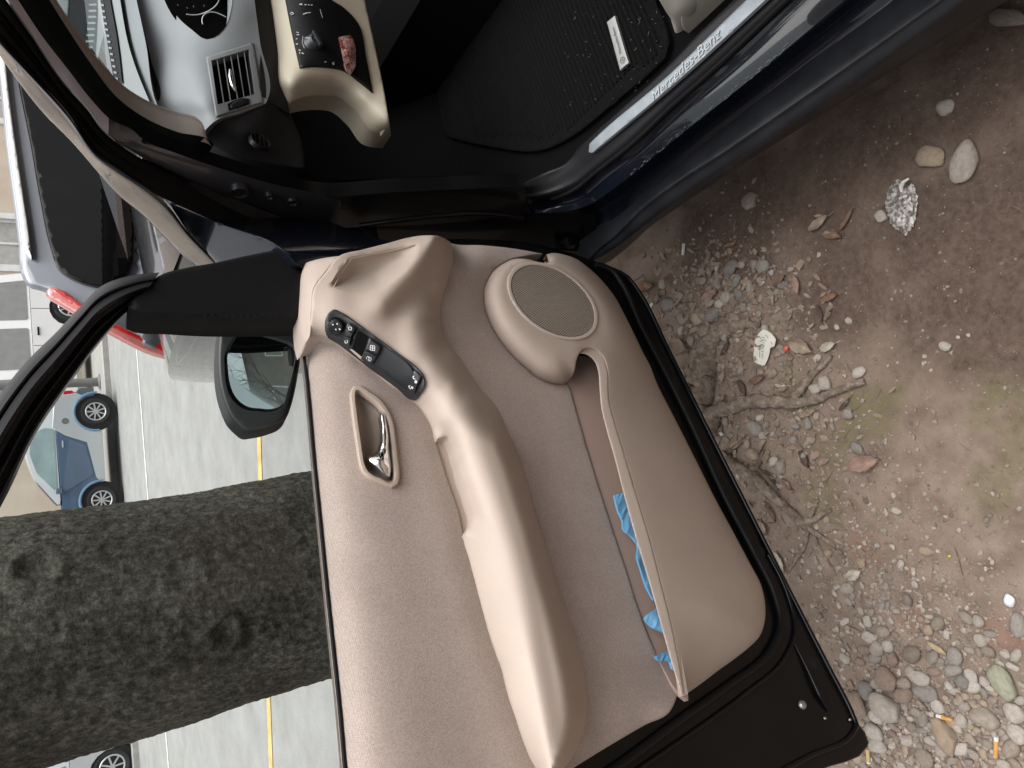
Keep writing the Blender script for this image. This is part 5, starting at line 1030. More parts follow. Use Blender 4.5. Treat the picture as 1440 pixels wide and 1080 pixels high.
spk_ = ramp(dt, [(.66, (0, 0, 0)), (.74, (1, 1, 1))]); L(noi(260, 2.0), spk_.inputs[0]); h3 = N(dt, 'ShaderNodeMath', operation='MULTIPLY'); L(spk_.outputs[0], h3.inputs[0]); h3.inputs[1].default_value = .12; c5 = mixc(h3.outputs[0], c4, (.34, .30, .26))
dk_ = ramp(dt, [(.30, (1, 1, 1)), (.40, (0, 0, 0))]); L(nC, dk_.inputs[0]); h4 = N(dt, 'ShaderNodeMath', operation='MULTIPLY'); L(dk_.outputs[0], h4.inputs[0]); h4.inputs[1].default_value = .5; c6 = mixc(h4.outputs[0], c5, (.07, .052, .042))
L(c6, db.inputs['Base Color'])
rr2 = N(dt, 'ShaderNodeMapRange'); L(wet, rr2.inputs[0]); rr2.inputs[3].default_value = .95; rr2.inputs[4].default_value = .62; L(rr2.outputs[0], db.inputs['Roughness']); db.inputs['Specular IOR Level'].default_value = .25
ab_ = N(dt, 'ShaderNodeMath', operation='MULTIPLY_ADD'); L(nC, ab_.inputs[0]); ab_.inputs[1].default_value = 1.6; L(nD, ab_.inputs[2])
bp_ = N(dt, 'ShaderNodeBump', Strength=.75, Distance=.0035); L(ab_.outputs[0], bp_.inputs['Height']); L(bp_.outputs[0], db.inputs['Normal'])
mesh('ground', V, F, dirt, ang=None, kind='structure')

# ---- stones
def stone_mat(name, stops, rough=.85):
    m, t, b = nodes(name); L = t.links.new
    oi = N(t, 'ShaderNodeObjectInfo'); r = ramp(t, stops); L(oi.outputs['Random'], r.inputs[0])
    tc = N(t, 'ShaderNodeTexCoord'); n1 = N(t, 'ShaderNodeTexNoise', Scale=3.0, Detail=8.0, Roughness=.7); va = N(t, 'ShaderNodeVectorMath', operation='ADD'); L(tc.outputs['Object'], va.inputs[0]); L(oi.outputs['Random'], va.inputs[1]); L(va.outputs[0], n1.inputs['Vector'])
    r2 = ramp(t, [(.3, (.68, .66, .63)), (.55, (1, 1, 1)), (.75, (1.15, 1.13, 1.1))]); L(n1.outputs['Fac'], r2.inputs[0])
    m2 = N(t, 'ShaderNodeMixRGB', blend_type='MULTIPLY'); m2.inputs[0].default_value = 1; L(r.outputs[0], m2.inputs[1]); L(r2.outputs[0], m2.inputs[2]); L(m2.outputs[0], b.inputs['Base Color'])
    b.inputs['Roughness'].default_value = rough; n2 = N(t, 'ShaderNodeTexNoise', Scale=14.0, Detail=5.0); L(va.outputs[0], n2.inputs['Vector'])
    bp = N(t, 'ShaderNodeBump', Strength=.35, Distance=.06); L(n2.outputs['Fac'], bp.inputs['Height']); L(bp.outputs[0], b.inputs['Normal']); return m
PEB = stone_mat('pebble_mix', [(0, (.20, .165, .135)), (.2, (.27, .225, .185)), (.4, (.23, .20, .175)), (.6, (.32, .275, .23)), (.8, (.26, .21, .17)), (1, (.34, .305, .27))])
GREY = stone_mat('pebble_grey', [(0, (.185, .166, .150)), (.5, (.24, .216, .195)), (1, (.29, .262, .235))])
TAN = stone_mat('pebble_tan', [(0, (.30, .23, .165)), (1, (.36, .285, .215))]); PALE = stone_mat('pebble_pale', [(0, (.36, .315, .275)), (1, (.44, .395, .35))])
BRN = stone_mat('pebble_brown', [(0, (.22, .16, .125)), (1, (.25, .185, .15))]); GRN = stone_mat('pebble_greenish', [(0, (.29, .295, .215)), (1, (.31, .31, .23))])
SMAT = dict(m=PEB, g=GREY, t=TAN, p=PALE, b=BRN, e=GRN)
SHAPES = []
for s in range(12):
    bm = bmesh.new(); bmesh.ops.create_icosphere(bm, subdivisions=3, radius=1); r = random.Random(s); ang = s % 3 == 0
    off = Vector((s*7.3, s*3.1, 0)); pl = [Vector((r.gauss(0, 1), r.gauss(0, 1), r.gauss(0, 1))).normalized() for _ in range(9)]
    for v in bm.verts:
        p = v.co.copy(); h_ = 1+.22*noise.noise(p*.9+off)+.07*noise.noise(p*2.3+off)
        q = p*h_
        for n_ in pl[:(8 if ang else 4)]:
            k_ = q.dot(n_)-(.74 if ang else .84)
            if k_ > 0: q -= n_*k_*.85
        v.co = q
    V = [tuple(v.co) for v in bm.verts]; bm.verts.index_update(); F = [[v.index for v in f.verts] for f in bm.faces]; bm.free(); SHAPES.append((V, F))
SM = {}
def stone_mesh(s, mk):
    if (s, mk) not in SM:
        me = bpy.data.meshes.new('pebble'); me.from_pydata(SHAPES[s][0], [], SHAPES[s][1]); me.materials.append(SMAT[mk]); me.shade_smooth(); me.set_sharp_from_angle(angle=R(32 if s % 3 == 0 else 60)); SM[(s, mk)] = me
    return SM[(s, mk)]
GDIR = HZ(1200, 700, 0)
def px_axis(x, y):
    a, b, c = HZ(x, y, 0), HZ(x+1, y, 0), HZ(x, y+1, 0); return a, b-a, c-a
def pebble(x, y, rpx, mk='m', asp=1.25, deg=None, label=None, group=None, flat=.62, shape=None, name='pebble', sink=.25):
    p, ux, uy = px_axis(x, y); s = (np.linalg.norm(ux)+np.linalg.norm(uy))/2*rpx
    o = bpy.data.objects.new(name, stone_mesh(random.randrange(12) if shape is None else shape, mk)); COL.objects.link(o)
    if deg is None: az = random.uniform(0, 6.28)
    else: v = ux*math.cos(R(deg))+uy*math.sin(R(deg)); az = math.atan2(v[1], v[0])
    sa = math.sqrt(asp); o.scale = (s*sa, s/sa, s*flat); o.rotation_euler = (random.uniform(-.2, .2), random.uniform(-.2, .2), az)
    o.location = (p[0], p[1], gz_(p[0], p[1])+s*flat*(1-2*sink)); o['category'] = 'stone'
    if label: o['label'] = label
    if group: o['group'] = group; PEBS.append((o, x, y, rpx, mk))
    return o
PEBS = []
NAMED = [
 (1358, 229, 25, 'p', 1.7, 100, 'large whitish irregular stone on the dark mud below the sill, biggest one there'),
 (1310, 222, 19, 't', 1.25, 20, 'tan angular stone beside the large whitish stone on the dark mud'),
 (1329, 151, 12, 'p', 1.1, 0, 'crumbly pale stone half sunk in dark mud towards the rear of the sill'),
 (1058, 284, 12, 'm', 1.2, 70, 'rounded grey brown stone just outside the black rocker edge'),
 (1238, 304, 9, 'p', 1.2, 20, 'flat round pale pebble lying right beside the crumpled foil'),
 (1418, 27, 20, 'm', 2.3, 10, 'long flat brown stone in the mud near the top right corner'),
 (1250, 992, 22, 'p', 1.3, 20, 'biggest pale rounded stone near the lower corner of the open door'),
 (1209, 989, 16, 'b', 1.3, 75, 'smooth brown stone partly under the lower corner of the open door'),
 (1250, 953, 17, 'b', 1.1, 30, 'rough pitted brown stone just above the biggest pale rounded stone'),
 (1221, 970, 12, 'g', 1.4, 80, 'smooth grey stone between the smooth brown stone and the rough pitted one'),
 (1332, 1032, 20, 't', 1.7, 65, 'long tan oval stone below the orange cigarette end'),
 (1385, 1010, 17, 'm', 1.5, 25, 'oval beige stone to the right of the orange cigarette end'),
 (1412, 958, 22, 'e', 1.8, 55, 'long greenish stone near the right edge of the gravel'),
 (1343, 923, 12, 'g', 1.15, 70, 'round grey pebble touching the tip of the tan leaf'),
 (1295, 953, 13, 'p', 1.4, 10, 'cream oval pebble below the tan leaf, above a grey wedge-shaped one'),
 (1304, 973, 14, 'g', 1.4, 15, 'grey wedge-shaped stone right below the cream oval pebble'),
 (1283, 920, 13, 'm', 1.4, 150, 'grey brown block-shaped stone left of the tan leaf'),
 (1232, 1027, 13, 'p', 1.3, 15, 'whitish oval pebble directly below the door corner, upper of two'),
 (1237, 1047, 12, 'p', 1.4, 170, 'whitish oval pebble directly below the door corner, lower of two'),
 (1433, 878, 14, 'g', 1.8, 85, 'smooth grey oval stone cut by the right edge of the picture'),
 (1161, 539, 10, 'p', 1.25, 45, 'pale rounded pebble in the fork of the upper root, larger of two'),
 (1146, 547, 8, 'p', 1.2, 10, 'pale rounded pebble in the fork of the upper root, smaller of two'),
 (1207, 630, 10, 'g', 1.2, 30, 'lumpy grey stone above the big pink leaf'),
 (1065, 603, 10, 'g', 1.4, 40, 'smooth grey oval pebble just below the thick part of the upper root'),
 (1136, 595, 7, 'g', 1.6, 80, 'slim grey oval pebble below the middle of the upper root'),
 (1209, 524, 9, 'p', 1.4, 140, 'pale pebble beyond the tip of the upper root'),
 (1278, 843, 8, 'm', 1.2, 60, 'lone rounded beige pebble on bare earth above the gravel'),
 (1304, 774, 8, 't', 1.4, 10, 'orange tan oval pebble lying alone on bare earth'),
 (1061, 639, 8, 't', 1.4, 40, 'golden tan pebble between the two roots'),
 (1332, 487, 8, 'p', 1.3, 10, 'pale pebble alone on the mud near the green moss'),
]
for x, y, r_, mk, asp, dg, lb in NAMED: pebble(x, y, r_, mk, asp, dg, lb, flat=.6)
ROOTP = [(1030,378,10,'g'),(1075,374,9,'g'),(940,428,9,'g'),(990,395,6),(1023,418,8),(959,449,7),(982,447,9,'t'),(1007,443,9,'g'),(994,466,8),(1048,432,6),(1069,441,5),(1177,460,4,'p'),(1194,451,5,'p'),(1159,460,5),(1071,587,5,'p'),(1080,597,5),(1138,620,7),(1090,649,7,'p'),(1100,657,8),(1117,620,6),(1030,514,5),(1042,520,6),(1194,582,8,'g'),(963,526,6),(1011,400,7),(1056,405,6),(1150,504,6,'p'),(1013,560,5),(1051,660,6),(1062,372,6),(1045,372,5),(1002,380,6),(1038,395,8,'g'),(1070,395,5),(1015,428,6,'p'),(955,415,6),(1085,412,5),(1112,438,4),(1035,450,6),(1010,475,6),(975,480,6),(985,500,5),(1000,425,7),(1040,412,6,'g'),(1090,585,4),(1075,612,5,'p'),(1118,598,6,'g'),(1130,640,5),(1090,670,4),(1147,585,5),(1170,600,5)]
GRAVP = [(1234,960,8),(1236,1006,9,'p'),(1364,952,10,'p'),(1368,966,9,'p'),(1339,943,10,'g'),(1353,958,10,'g'),(1320,992,10,'p'),(1236,911,10),(1225,895,9,'p'),(1243,888,9),(1250,908,8,'p'),(1190,925,7,'p'),(1193,827,9),(1320,876,9),(1359,867,9),(1380,901,9,'p'),(1376,874,8),(1389,915,9),(1426,1003,14,'p'),(1431,1033,13,'p'),(1422,1052,13),(1352,1052,10,'p'),(1353,1013,9,'p'),(1346,1020,8,'p'),(1274,975,11,'b'),(1302,1064,12),(1207,1063,9,'t'),(1306,885,7,'t'),(1269,793,6,'p'),(1213,791,7,'t'),(1262,718,6,'p'),(1223,873,7,'p'),(1190,873,6,'p'),(1258,927,9,'b'),(1311,925,9),(1281,943,8),(1218,913,8,'b'),(1322,932,6),(1362,914,6),(1413,920,7,'p'),(1429,922,8),(1424,938,7,'p'),(1406,936,6,'p'),(1376,918,6),(1383,959,7,'p'),(1313,945,8,'b'),(1273,960,9),(1396,955,5),(1390,968,6,'p'),(1383,975,6),(1335,965,6,'p'),(1341,972,7),(1210,930,6,'b'),(1233,925,8),(1260,893,5,'b'),(1240,870,5),(1255,872,5,'p'),(1228,860,5),(1213,858,5),(1195,845,6),(1200,838,5),(1225,846,5),(1245,840,5),(1250,850,5),(1262,858,5),(1330,893,6,'p'),(1355,887,5,'p'),(1393,892,7),(1340,1015,8,'t'),(1374,1027,5,'t'),(1383,1060,6,'t'),(1397,1033,4,'p'),(1275,1052,6,'t'),(1250,1040,5),(1290,1000,8,'m'),(1301,1010,8),(1285,1020,7),(1270,1008,7),(1300,1025,6,'g'),(1310,1040,7),(1325,1055,9),(1365,1040,8),(1370,1060,8),(1411,1075,8,'p'),(1395,985,6),(1412,985,7),(1435,985,7),(1402,1000,5)]
for L_, lb, gp_ in ((ROOTP, 'small pebble lying in the leaf litter round the exposed roots', 'small pebbles round the roots'), (GRAVP, 'small stone in the gravel beyond the lower corner of the open door', 'small stones of the gravel patch')):
    for q in L_: pebble(q[0], q[1], q[2]*1.05, q[3] if len(q) > 3 else 'm', random.uniform(1.05, 1.6), None, lb, gp_, flat=random.uniform(.5, .72))
occ = [(q[0], q[1], q[2]) for q in NAMED+ROOTP+GRAVP]
DOORLINE = lambda x, y: y < 400+(x-880)*1.89+22*0        # hidden behind the door below this line
def place(n, zone, rlo, rhi, fn):
    k_ = 0; t_ = 0
    while k_ < n and t_ < n*60:
        t_ += 1; x, y = random.uniform(zone[0], zone[2]), random.uniform(zone[1], zone[3]); r_ = rlo+(rhi-rlo)*random.random()**2.2
        if not (y < 400+(x-900)*2.0+30 or x > 1200) or x+y*.0 < 900 and y > 440: continue
        if y > 1.02*(x-860)*1.95+430 and x < 1210: continue
        if any((x-a)**2+(y-b)**2 < (r_+c)**2*.72 for a, b, c in occ): continue
        occ.append((x, y, r_)); fn(x, y, r_); k_ += 1
place(70, (1190, 960, 1440, 1085), 4.5, 10, lambda x, y, r_: pebble(x, y, r_, random.choice('mmmpbt'), random.uniform(1.05, 1.6), None, 'small stone in the gravel beyond the lower corner of the open door', 'small stones of the gravel patch', flat=.6))
place(26, (1180, 1088, 1450, 1200), 4.5, 9, lambda x, y, r_: pebble(x, y, r_, random.choice('mmmpbt'), random.uniform(1.05, 1.6), None, 'x', 'small stones of the gravel patch', flat=.6))
place(30, (930, 370, 1110, 640), 3.5, 7, lambda x, y, r_: pebble(x, y, r_, random.choice('mmgp'), random.uniform(1.05, 1.5), None, 'small pebble lying in the leaf litter round the exposed roots', 'small pebbles round the roots', flat=.6))
place(24, (1130, 700, 1440, 900), 3.5, 6, lambda x, y, r_: pebble(x, y, r_, random.choice('mmpt'), random.uniform(1.05, 1.5), None, 'small pebble scattered on the bare earth above the gravel patch', 'pebbles scattered on bare earth', flat=.6))
# what a look can tell apart gets its own words: colour, and the landmark a stone lies nearest to
ADJ = dict(m='beige brown', g='grey', t='tan', p='pale', b='dark brown')
for o, x, y, r_, mk in PEBS:
    o['label'] = {'small stones of the gravel patch': 'small %s stone in the gravel beyond the lower corner of the open door', 'small pebbles round the roots': 'small %s pebble in the leaf litter round the exposed roots', 'pebbles scattered on bare earth': 'small %s pebble scattered on the bare earth above the gravel patch'}[o['group']] % ADJ[mk]
    o['group'] = ADJ[mk]+' '+o['group']
MARKS = [('white paper scrap', 1075, 488), ('red berry', 1107, 490), ('green moss', 1220, 580), ('big pinkish leaf', 1221, 650), ('tip of the forked root', 1216, 536), ('thick end of the forked root', 1010, 590), ('fork of the upper root', 1120, 560), ('middle of the thin root', 1085, 690), ('finger-like rootlets', 1160, 770), ('white cigarette stub by the root', 1011, 605), ('horizontal orange cigarette end', 1331, 1008), ('upright orange cigarette end', 1401, 1050), ('faded cigarette end at the door', 1223, 1062), ('tan spotted leaf', 1320, 911), ('white plastic scrap', 1422, 843), ('yellow scrap', 1338, 781), ('long greenish stone', 1412, 958), ('biggest pale rounded stone', 1250, 992), ('long tan oval stone', 1332, 1032), ('rough pitted brown stone', 1250, 953), ('oval beige stone', 1385, 1010), ('lone beige pebble', 1278, 843), ('crumpled bleached leaf', 1206, 806), ('corner of the open door', 1226, 1050), ('lower right picture corner', 1440, 1080), ('end of the black rocker', 900, 375), ('broad half buried root', 990, 520), ('rounded pebble alone on the mud', 1332, 487), ('small orange brown leaf', 1169, 418), ('door edge above the roots', 945, 450)]
done = set()
for nm, x, y in MARKS:
    for mk in 'mgtpb':
        c_ = [(math.hypot(a-x, b-y), i) for i, (o, a, b, r_, k_) in enumerate(PEBS) if k_ == mk and i not in done]
        if c_ and min(c_)[0] < 60: i = min(c_)[1]; done.add(i); PEBS[i][0]['label'] = '%s %s nearest to the %s' % (ADJ[mk], 'stone' if PEBS[i][3] > 7 else 'pebble', nm)
# grit and fine gravel: nobody could count it
def grit(name, samples, mk, seed):
    rs = np.random.default_rng(seed); bm = bmesh.new(); bmesh.ops.create_icosphere(bm, subdivisions=1, radius=1); bv = np.array([v.co for v in bm.verts]); bm.verts.index_update(); bf = np.array([[v.index for v in f.verts] for f in bm.faces]); bm.free()
    Vs, Fs = [], []; k_ = 0
    for x, y, r_ in samples:
        p, ux, uy = px_axis(x, y); s = np.linalg.norm(ux)*r_; q = bv*(1+rs.uniform(-.28, .28, (len(bv), 1)))*np.array([s*rs.uniform(.9, 1.6), s, s*.7]); a = rs.uniform(0, 6.28)
        q = np.stack([q[:, 0]*math.cos(a)-q[:, 1]*math.sin(a), q[:, 0]*math.sin(a)+q[:, 1]*math.cos(a), q[:, 2]], 1); Vs.append(q+np.array([p[0], p[1], gz_(p[0], p[1])+s*.25])); Fs.append(bf+k_); k_ += len(bv)
    return mesh(name, np.vstack(Vs), np.vstack(Fs), mk, ang=50, kind='stuff')
rs = np.random.default_rng(5); smp = {0: [], 1: [], 2: []}
def dens(x, y):
    d_ = .018 if y < 470 else .03
    d_ += 1.0*max(0, min(1, (y-985+(1440-x)*.06)/40)) if x > 1190 else 0
    d_ += .45*math.exp(-((x-1290)/130)**2-((y-900)/90)**2)
    d_ += .55*math.exp(-((x-1030)/75)**2-((y-430)/75)**2)+.30*math.exp(-((x-1100)/70)**2-((y-600)/70)**2)+.22*math.exp(-((x-1220)/90)**2-((y-760)/110)**2)
    return min(1, d_)*max(0, min(1, 1-(y-1095)/190))
t_ = 0
while sum(map(len, smp.values())) < 11500 and t_ < 260000:
    t_ += 1; x, y = rs.uniform(880, 1480), rs.uniform(-10, 1290)
    if rs.random() > dens(x, y): continue
    if y > (x-860)*1.95+440 and x < 1215: continue
    smp[int(rs.integers(0, 3)) if x > 1120 and y > 450 or rs.random() < .25 else 0].append((x, y, .8+(3.0 if y > 350 else 1.7)*rs.random()**3))
GR = [simple('grit_brown', (.22, .175, .14), .9, var=.4, vscale=40), simple('grit_pale', (.33, .28, .235), .9, var=.3, vscale=40), simple('grit_grey', (.215, .18, .152), .9, var=.4, vscale=40)]
for k_, nm in ((0, 'fine_gravel'), (1, 'pale_grit'), (2, 'grey_grit')): grit(nm, smp[k_], GR[k_], k_)

# ---- roots
ROOTM, rt, rb = nodes('weathered_root'); L = rt.links.new
tc_ = N(rt, 'ShaderNodeTexCoord'); n1 = N(rt, 'ShaderNodeTexNoise', Scale=60.0, Detail=8.0, Roughness=.7); n2 = N(rt, 'ShaderNodeTexNoise', Scale=180.0, Detail=5.0); L(tc_.outputs['Object'], n1.inputs['Vector']); L(tc_.outputs['Object'], n2.inputs['Vector'])
r_ = ramp(rt, [(.3, (.065, .049, .038)), (.5, (.19, .148, .116)), (.72, (.34, .275, .225))]); L(n1.outputs['Fac'], r_.inputs[0]); L(r_.outputs[0], rb.inputs['Base Color']); rb.inputs['Roughness'].default_value = .95
bp_ = N(rt, 'ShaderNodeBump', Strength=.9, Distance=.004); L(n2.outputs['Fac'], bp_.inputs['Height']); L(bp_.outputs[0], rb.inputs['Normal'])
def rootpath(pts, lift=.5):
    """pts: (x, y, radius px)"""
    q = resample(catmull(np.array(pts, float), 120, False, 80), max(12, len(pts)*9)); P, rad = [], []
    for i, (x, y, r_) in enumerate(q):
        p, ux, uy = px_axis(x, y); s = np.linalg.norm(ux)*r_*.88; z = gz_(p[0], p[1])+s*lift*1.3; w_ = noise.noise(Vector((x*.05, y*.05, 3)))*s*.5
        P.append(np.array([p[0]+w_, p[1]+w_*.5, z])); rad.append(s*(1+.22*noise.noise(Vector((x*.11, y*.11, 0)))))
    return P, rad
def rough_tube(P, rad, seg=12, seed=0):
    V, F = tube_vf(P, rad, seg); n = len(P)
    for i in range(n):
        for k_ in range(seg):
            v = V[i*seg+k_]; d = v-P[i]; V[i*seg+k_] = P[i]+d*(1+.35*noise.noise(Vector((i*.35, k_*1.1, seed)))+.18*noise.noise(Vector((i*1.1, k_*2.3, seed+5))))
    return V, F
def root(label, paths, **k):
    return mesh('exposed_root', *join(*[rough_tube(*rootpath(p, l_), 12, i*3.3) for i, (p, l_) in enumerate(paths)]), ROOTM, ang=60, label=label, cat='root', **k)
root('thick grey forked tree root lying on the dirt, its arms reaching away from the door', [
 ([(1002, 600, 13), (1012, 580, 11), (1030, 571, 9.5), (1060, 566, 9), (1090, 564, 8.5), (1118, 565, 8), (1145, 562, 6.5), (1175, 550, 6), (1200, 542, 5.5), (1218, 536, 5)], .55),
 ([(1116, 564, 7), (1128, 548, 6), (1145, 526, 5), (1160, 512, 4.5), (1170, 500, 3)], .5)])
root('broad flat half buried root along the door edge, above the forked root', [([(992, 620, 12), (988, 580, 17), (990, 540, 18), (994, 505, 16), (1004, 478, 12), (1022, 462, 9), (1050, 458, 7), (1070, 455, 4)], .05)])
root('thin brown root below the forked one, spreading into five finger-like rootlets', [
 ([(1018, 640, 9), (1040, 655, 9), (1065, 672, 8), (1090, 695, 7), (1112, 716, 6.5), (1132, 735, 6), (1150, 749, 4), (1172, 765, 3), (1195, 790, 1.6)], .6),
 ([(1132, 735, 4), (1150, 727, 4), (1170, 716, 2.5)], .5), ([(1140, 728, 3), (1146, 712, 3), (1150, 702, 2)], .5),
 ([(1138, 742, 3.5), (1132, 765, 3), (1118, 790, 2.2), (1108, 806, 1.2)], .5), ([(1144, 746, 3), (1155, 775, 2.4), (1168, 795, 1.6), (1177, 808, 1)], .5), ([(1150, 752, 1.5), (1170, 746, 1.3), (1192, 745, .8)], .5)])
# loose twigs
TW = simple('twig_brown', (.12, .088, .066), .9, bump=.5, bscale=200, var=.3, vscale=40)
for pts, lb in (([(1022, 640, 3.2), (1035, 630, 3.2), (1052, 615, 2.4)], 'short broken twig right below the thick end of the forked root'), ([(1066, 660, 3), (1072, 645, 3), (1076, 632, 2)], 'short dark twig standing between the pebbles and the thin root'), ([(1095, 690, 3.5), (1085, 675, 4), (1072, 662, 3), (1060, 655, 2)], 'split brown stick lying along the thin root'),
  ([(1010, 398, 1.6), (1030, 412, 1.6), (1045, 408, 1.2)], 'thin twig among the pebbles near the door hinge'), ([(1335, 975, 1.5), (1360, 1000, 1.4), (1382, 1030, 1)], 'thin straight stem lying across the gravel'), ([(1286, 874, 1.3), (1294, 888, 1.2), (1304, 900, .9)], 'thin dark stalk beside the tan leaf'), ([(1180, 875, .9), (1210, 886, .9), (1230, 896, .7)], 'fine straw just beyond the edge of the door'), ([(1345, 770, 1), (1352, 790, 1), (1356, 808, .8)], 'fine dark stem alone on the bare earth'),
  ([(1186, 331, 1.6), (1180, 315, 1.6), (1192, 300, 1.2)], 'curved dark stalk among the leaves on the mud'), ([(1296, 375, 1), (1312, 385, 1), (1324, 392, .7)], 'thin dark twig pressed into the mud near the tread marks')):
    V, F = rough_tube(*rootpath(pts, .6), 7, pts[0][0]); mesh('twig', V, F, TW, ang=60, label=lb, cat='twig')
out = []
for k_ in range(170):
    z_ = random.random()
    x, y = (random.gauss(1085, 75), random.gauss(600, 120)) if z_ < .5 else ((random.gauss(1040, 60), random.gauss(420, 60)) if z_ < .7 else (random.uniform(1000, 1440), random.uniform(100, 1080)))
    if y > (x-860)*1.95+440 and x < 1215: continue
    a = random.uniform(0, 6.28); l_ = random.uniform(6, 26); out.append(tube_vf(*rootpath([(x, y, .7), (x+l_*.5*math.cos(a)+random.uniform(-2, 2), y+l_*.5*math.sin(a), .8), (x+l_*math.cos(a), y+l_*math.sin(a), .4)], .8), 5))
mesh('straw_litter', *join(*out), simple('straw_litter_brown', (.16, .12, .09), .9, var=.4, vscale=30), kind='stuff')

# ---- fallen leaves, each curled and veined
def leaf_mat(name, c):
    return simple(name, c, .8, bump=.5, bscale=250, var=.3, vscale=45, spec=.25)
LM = dict(p=leaf_mat('leaf_pale_brown', (.30, .235, .185)), b=leaf_mat('leaf_brown', (.19, .125, .09)), r=leaf_mat('leaf_pink_brown', (.30, .205, .165)), o=leaf_mat('leaf_orange_brown', (.24, .145, .095)), d=leaf_mat('leaf_dark', (.10, .072, .055)), t=leaf_mat('leaf_tan', (.38, .30, .20)), w=leaf_mat('leaf_bleached', (.42, .38, .32)))
def leaf(x, y, ln, wd, deg, mk, label, curl=.5, group=None, tip=.15):
    p, ux, uy = px_axis(x, y); u = ux*math.cos(R(deg))+uy*math.sin(R(deg)); sc = np.linalg.norm(u); u /= sc; v = np.cross(EZ, u); n, m = 10, 6; V, F = [], []
    L_, W_ = ln*sc, wd*sc; z0 = gz_(p[0], p[1])+.004
    sd_ = random.random()*50
    for th in (0.0, -.0008):
        for i in range(n+1):
            t = i/n; w_ = W_*(math.sin(math.pi*min(1, t*.94+.03))**.75)*(1-.35*t); bend = curl*L_*.35*(t-.5)**2
            for j in range(m+1):
                s = j/m*2-1; edge = 1+.10*math.sin(t*24+sd_)*abs(s)
                z = z0+bend+curl*W_*.55*s*s-.0012*(1-abs(s))*(1 if abs(s) < .2 else 0)+.06*L_*noise.noise(Vector((t*3, s*1.5, sd_)))+th+.06*W_*(1+math.sin(t*30+abs(s)*4))*.5*abs(s)
                V.append(p+u*(t-.5)*L_+v*s*w_*.5*edge+EZ*(z-p[2]))
    k_ = (n+1)*(m+1)
    for q in (0, 1):
        for i in range(n):
            for j in range(m): a = q*k_+i*(m+1)+j; f = (a, a+1, a+m+2, a+m+1); F.append(f if q == 0 else f[::-1])
    s_ = tube_vf([p+u*(.48*L_)+EZ*(z0+curl*L_*.09-p[2]), p+u*(.62*L_)+EZ*(z0+.002-p[2]), p+u*(.75*L_)+v*.04*L_+EZ*(z0-p[2])], [.0008, .0007, .0006], 5)
    V, F = join((V, F), s_)
    return mesh('fallen_leaf', V, F, LM[mk], ang=60, label=label, cat='leaf', group=group)
for a in ((961, 487, 28, 20, 20, 'p', 'round pale brown leaf beside the door edge, near the broad root'), (1130, 487, 34, 22, 25, 'p', 'large pale brown oval leaf beside the paper scrap and red berry'), (1167, 487, 24, 14, -25, 'w', 'bleached leaf lying right of the large pale brown one'), (1169, 418, 24, 11, -20, 'o', 'small orange brown leaf alone above the pebbles'),
  (1123, 401, 28, 12, 80, 'r', 'upright pinkish leaf, right one of the pair above the pebbles'), (1098, 395, 24, 10, -45, 'b', 'narrow brown leaf, left one of the pair above the pebbles'), (1002, 416, 26, 14, -30, 'r', 'reddish leaf among the pebbles near the door hinge'), (1155, 441, 24, 7, 75, 'd', 'slim dark leaf standing over the white pebbles'), (1088, 418, 26, 6, 80, 'p', 'slim pale curled leaf between the pebbles and the paired leaves'),
  (1221, 650, 44, 25, -15, 'r', 'big pinkish brown leaf with toothed edge below the green moss'), (1133, 645, 26, 15, 65, 'd', 'folded dark leaf beside the thin root'), (909, 404, 28, 13, -10, 'o', 'red brown leaf close to the black rocker end'), (1048, 545, 24, 12, 70, 'd', 'dark curled leaf just above the forked root'), (1069, 533, 24, 11, -20, 'b', 'brown curled leaf above the forked root, next to a dark one'),
  (1025, 487, 28, 8, -65, 'd', 'narrow dark leaf between the broad root and the paper scrap'), (1137, 581, 28, 8, -25, 'p', 'rolled pale leaf right under the forked root'), (1190, 568, 24, 6, -50, 'd', 'slim curled leaf near the tip of the forked root'), (1100, 541, 16, 9, 10, 'w', 'small bleached leaf in the fork of the root'), (1088, 720, 30, 9, 60, 'b', 'brown rolled leaf between door edge and thin root'), (1076, 740, 26, 16, 60, 'p', 'pale torn leaf at the door edge beside a rolled one'),
  (973, 555, 20, 10, 70, 'b', 'brown leaf tucked between the broad root and the door'), (1153, 314, 34, 16, -38, 'p', 'pale curled leaf on the mud, left of three'), (1191, 309, 36, 10, -60, 'b', 'narrow brown leaf standing upright on the mud, right of three'), (1171, 330, 30, 14, 12, 'b', 'flat brown leaf on the mud, lowest of three'), (1033, 345, 18, 7, -20, 'o', 'small reddish leaf near the rocker edge'), (1320, 911, 34, 13, 35, 't', 'tan spotted leaf pointing at a round grey pebble in the gravel'),
  (1098, 790, 34, 14, 65, 'w', 'bleached greenish leaf half hidden by the door edge'), (1206, 806, 22, 15, -30, 'w', 'crumpled bleached leaf beyond the root tips'), (1070, 480, 22, 16, 20, 'p', 'pale leaf lying half under the paper scrap'), (1352, 985, 26, 12, 70, 'p', 'pale brown leaf lying in the middle of the gravel'), (1300, 990, 26, 10, 40, 'b', 'brown leaf between stones left of the cigarette end'), (1110, 680, 22, 10, 50, 'b', 'brown leaf beside the thin root, above its fingers'), (1085, 668, 26, 10, 40, 'd', 'dark leaf pressed against the thin root'), (1145, 715, 0.1, 0.1, 0, 'd', '')):
    if a[2] > 1: leaf(*a)
LV, LF = [], []
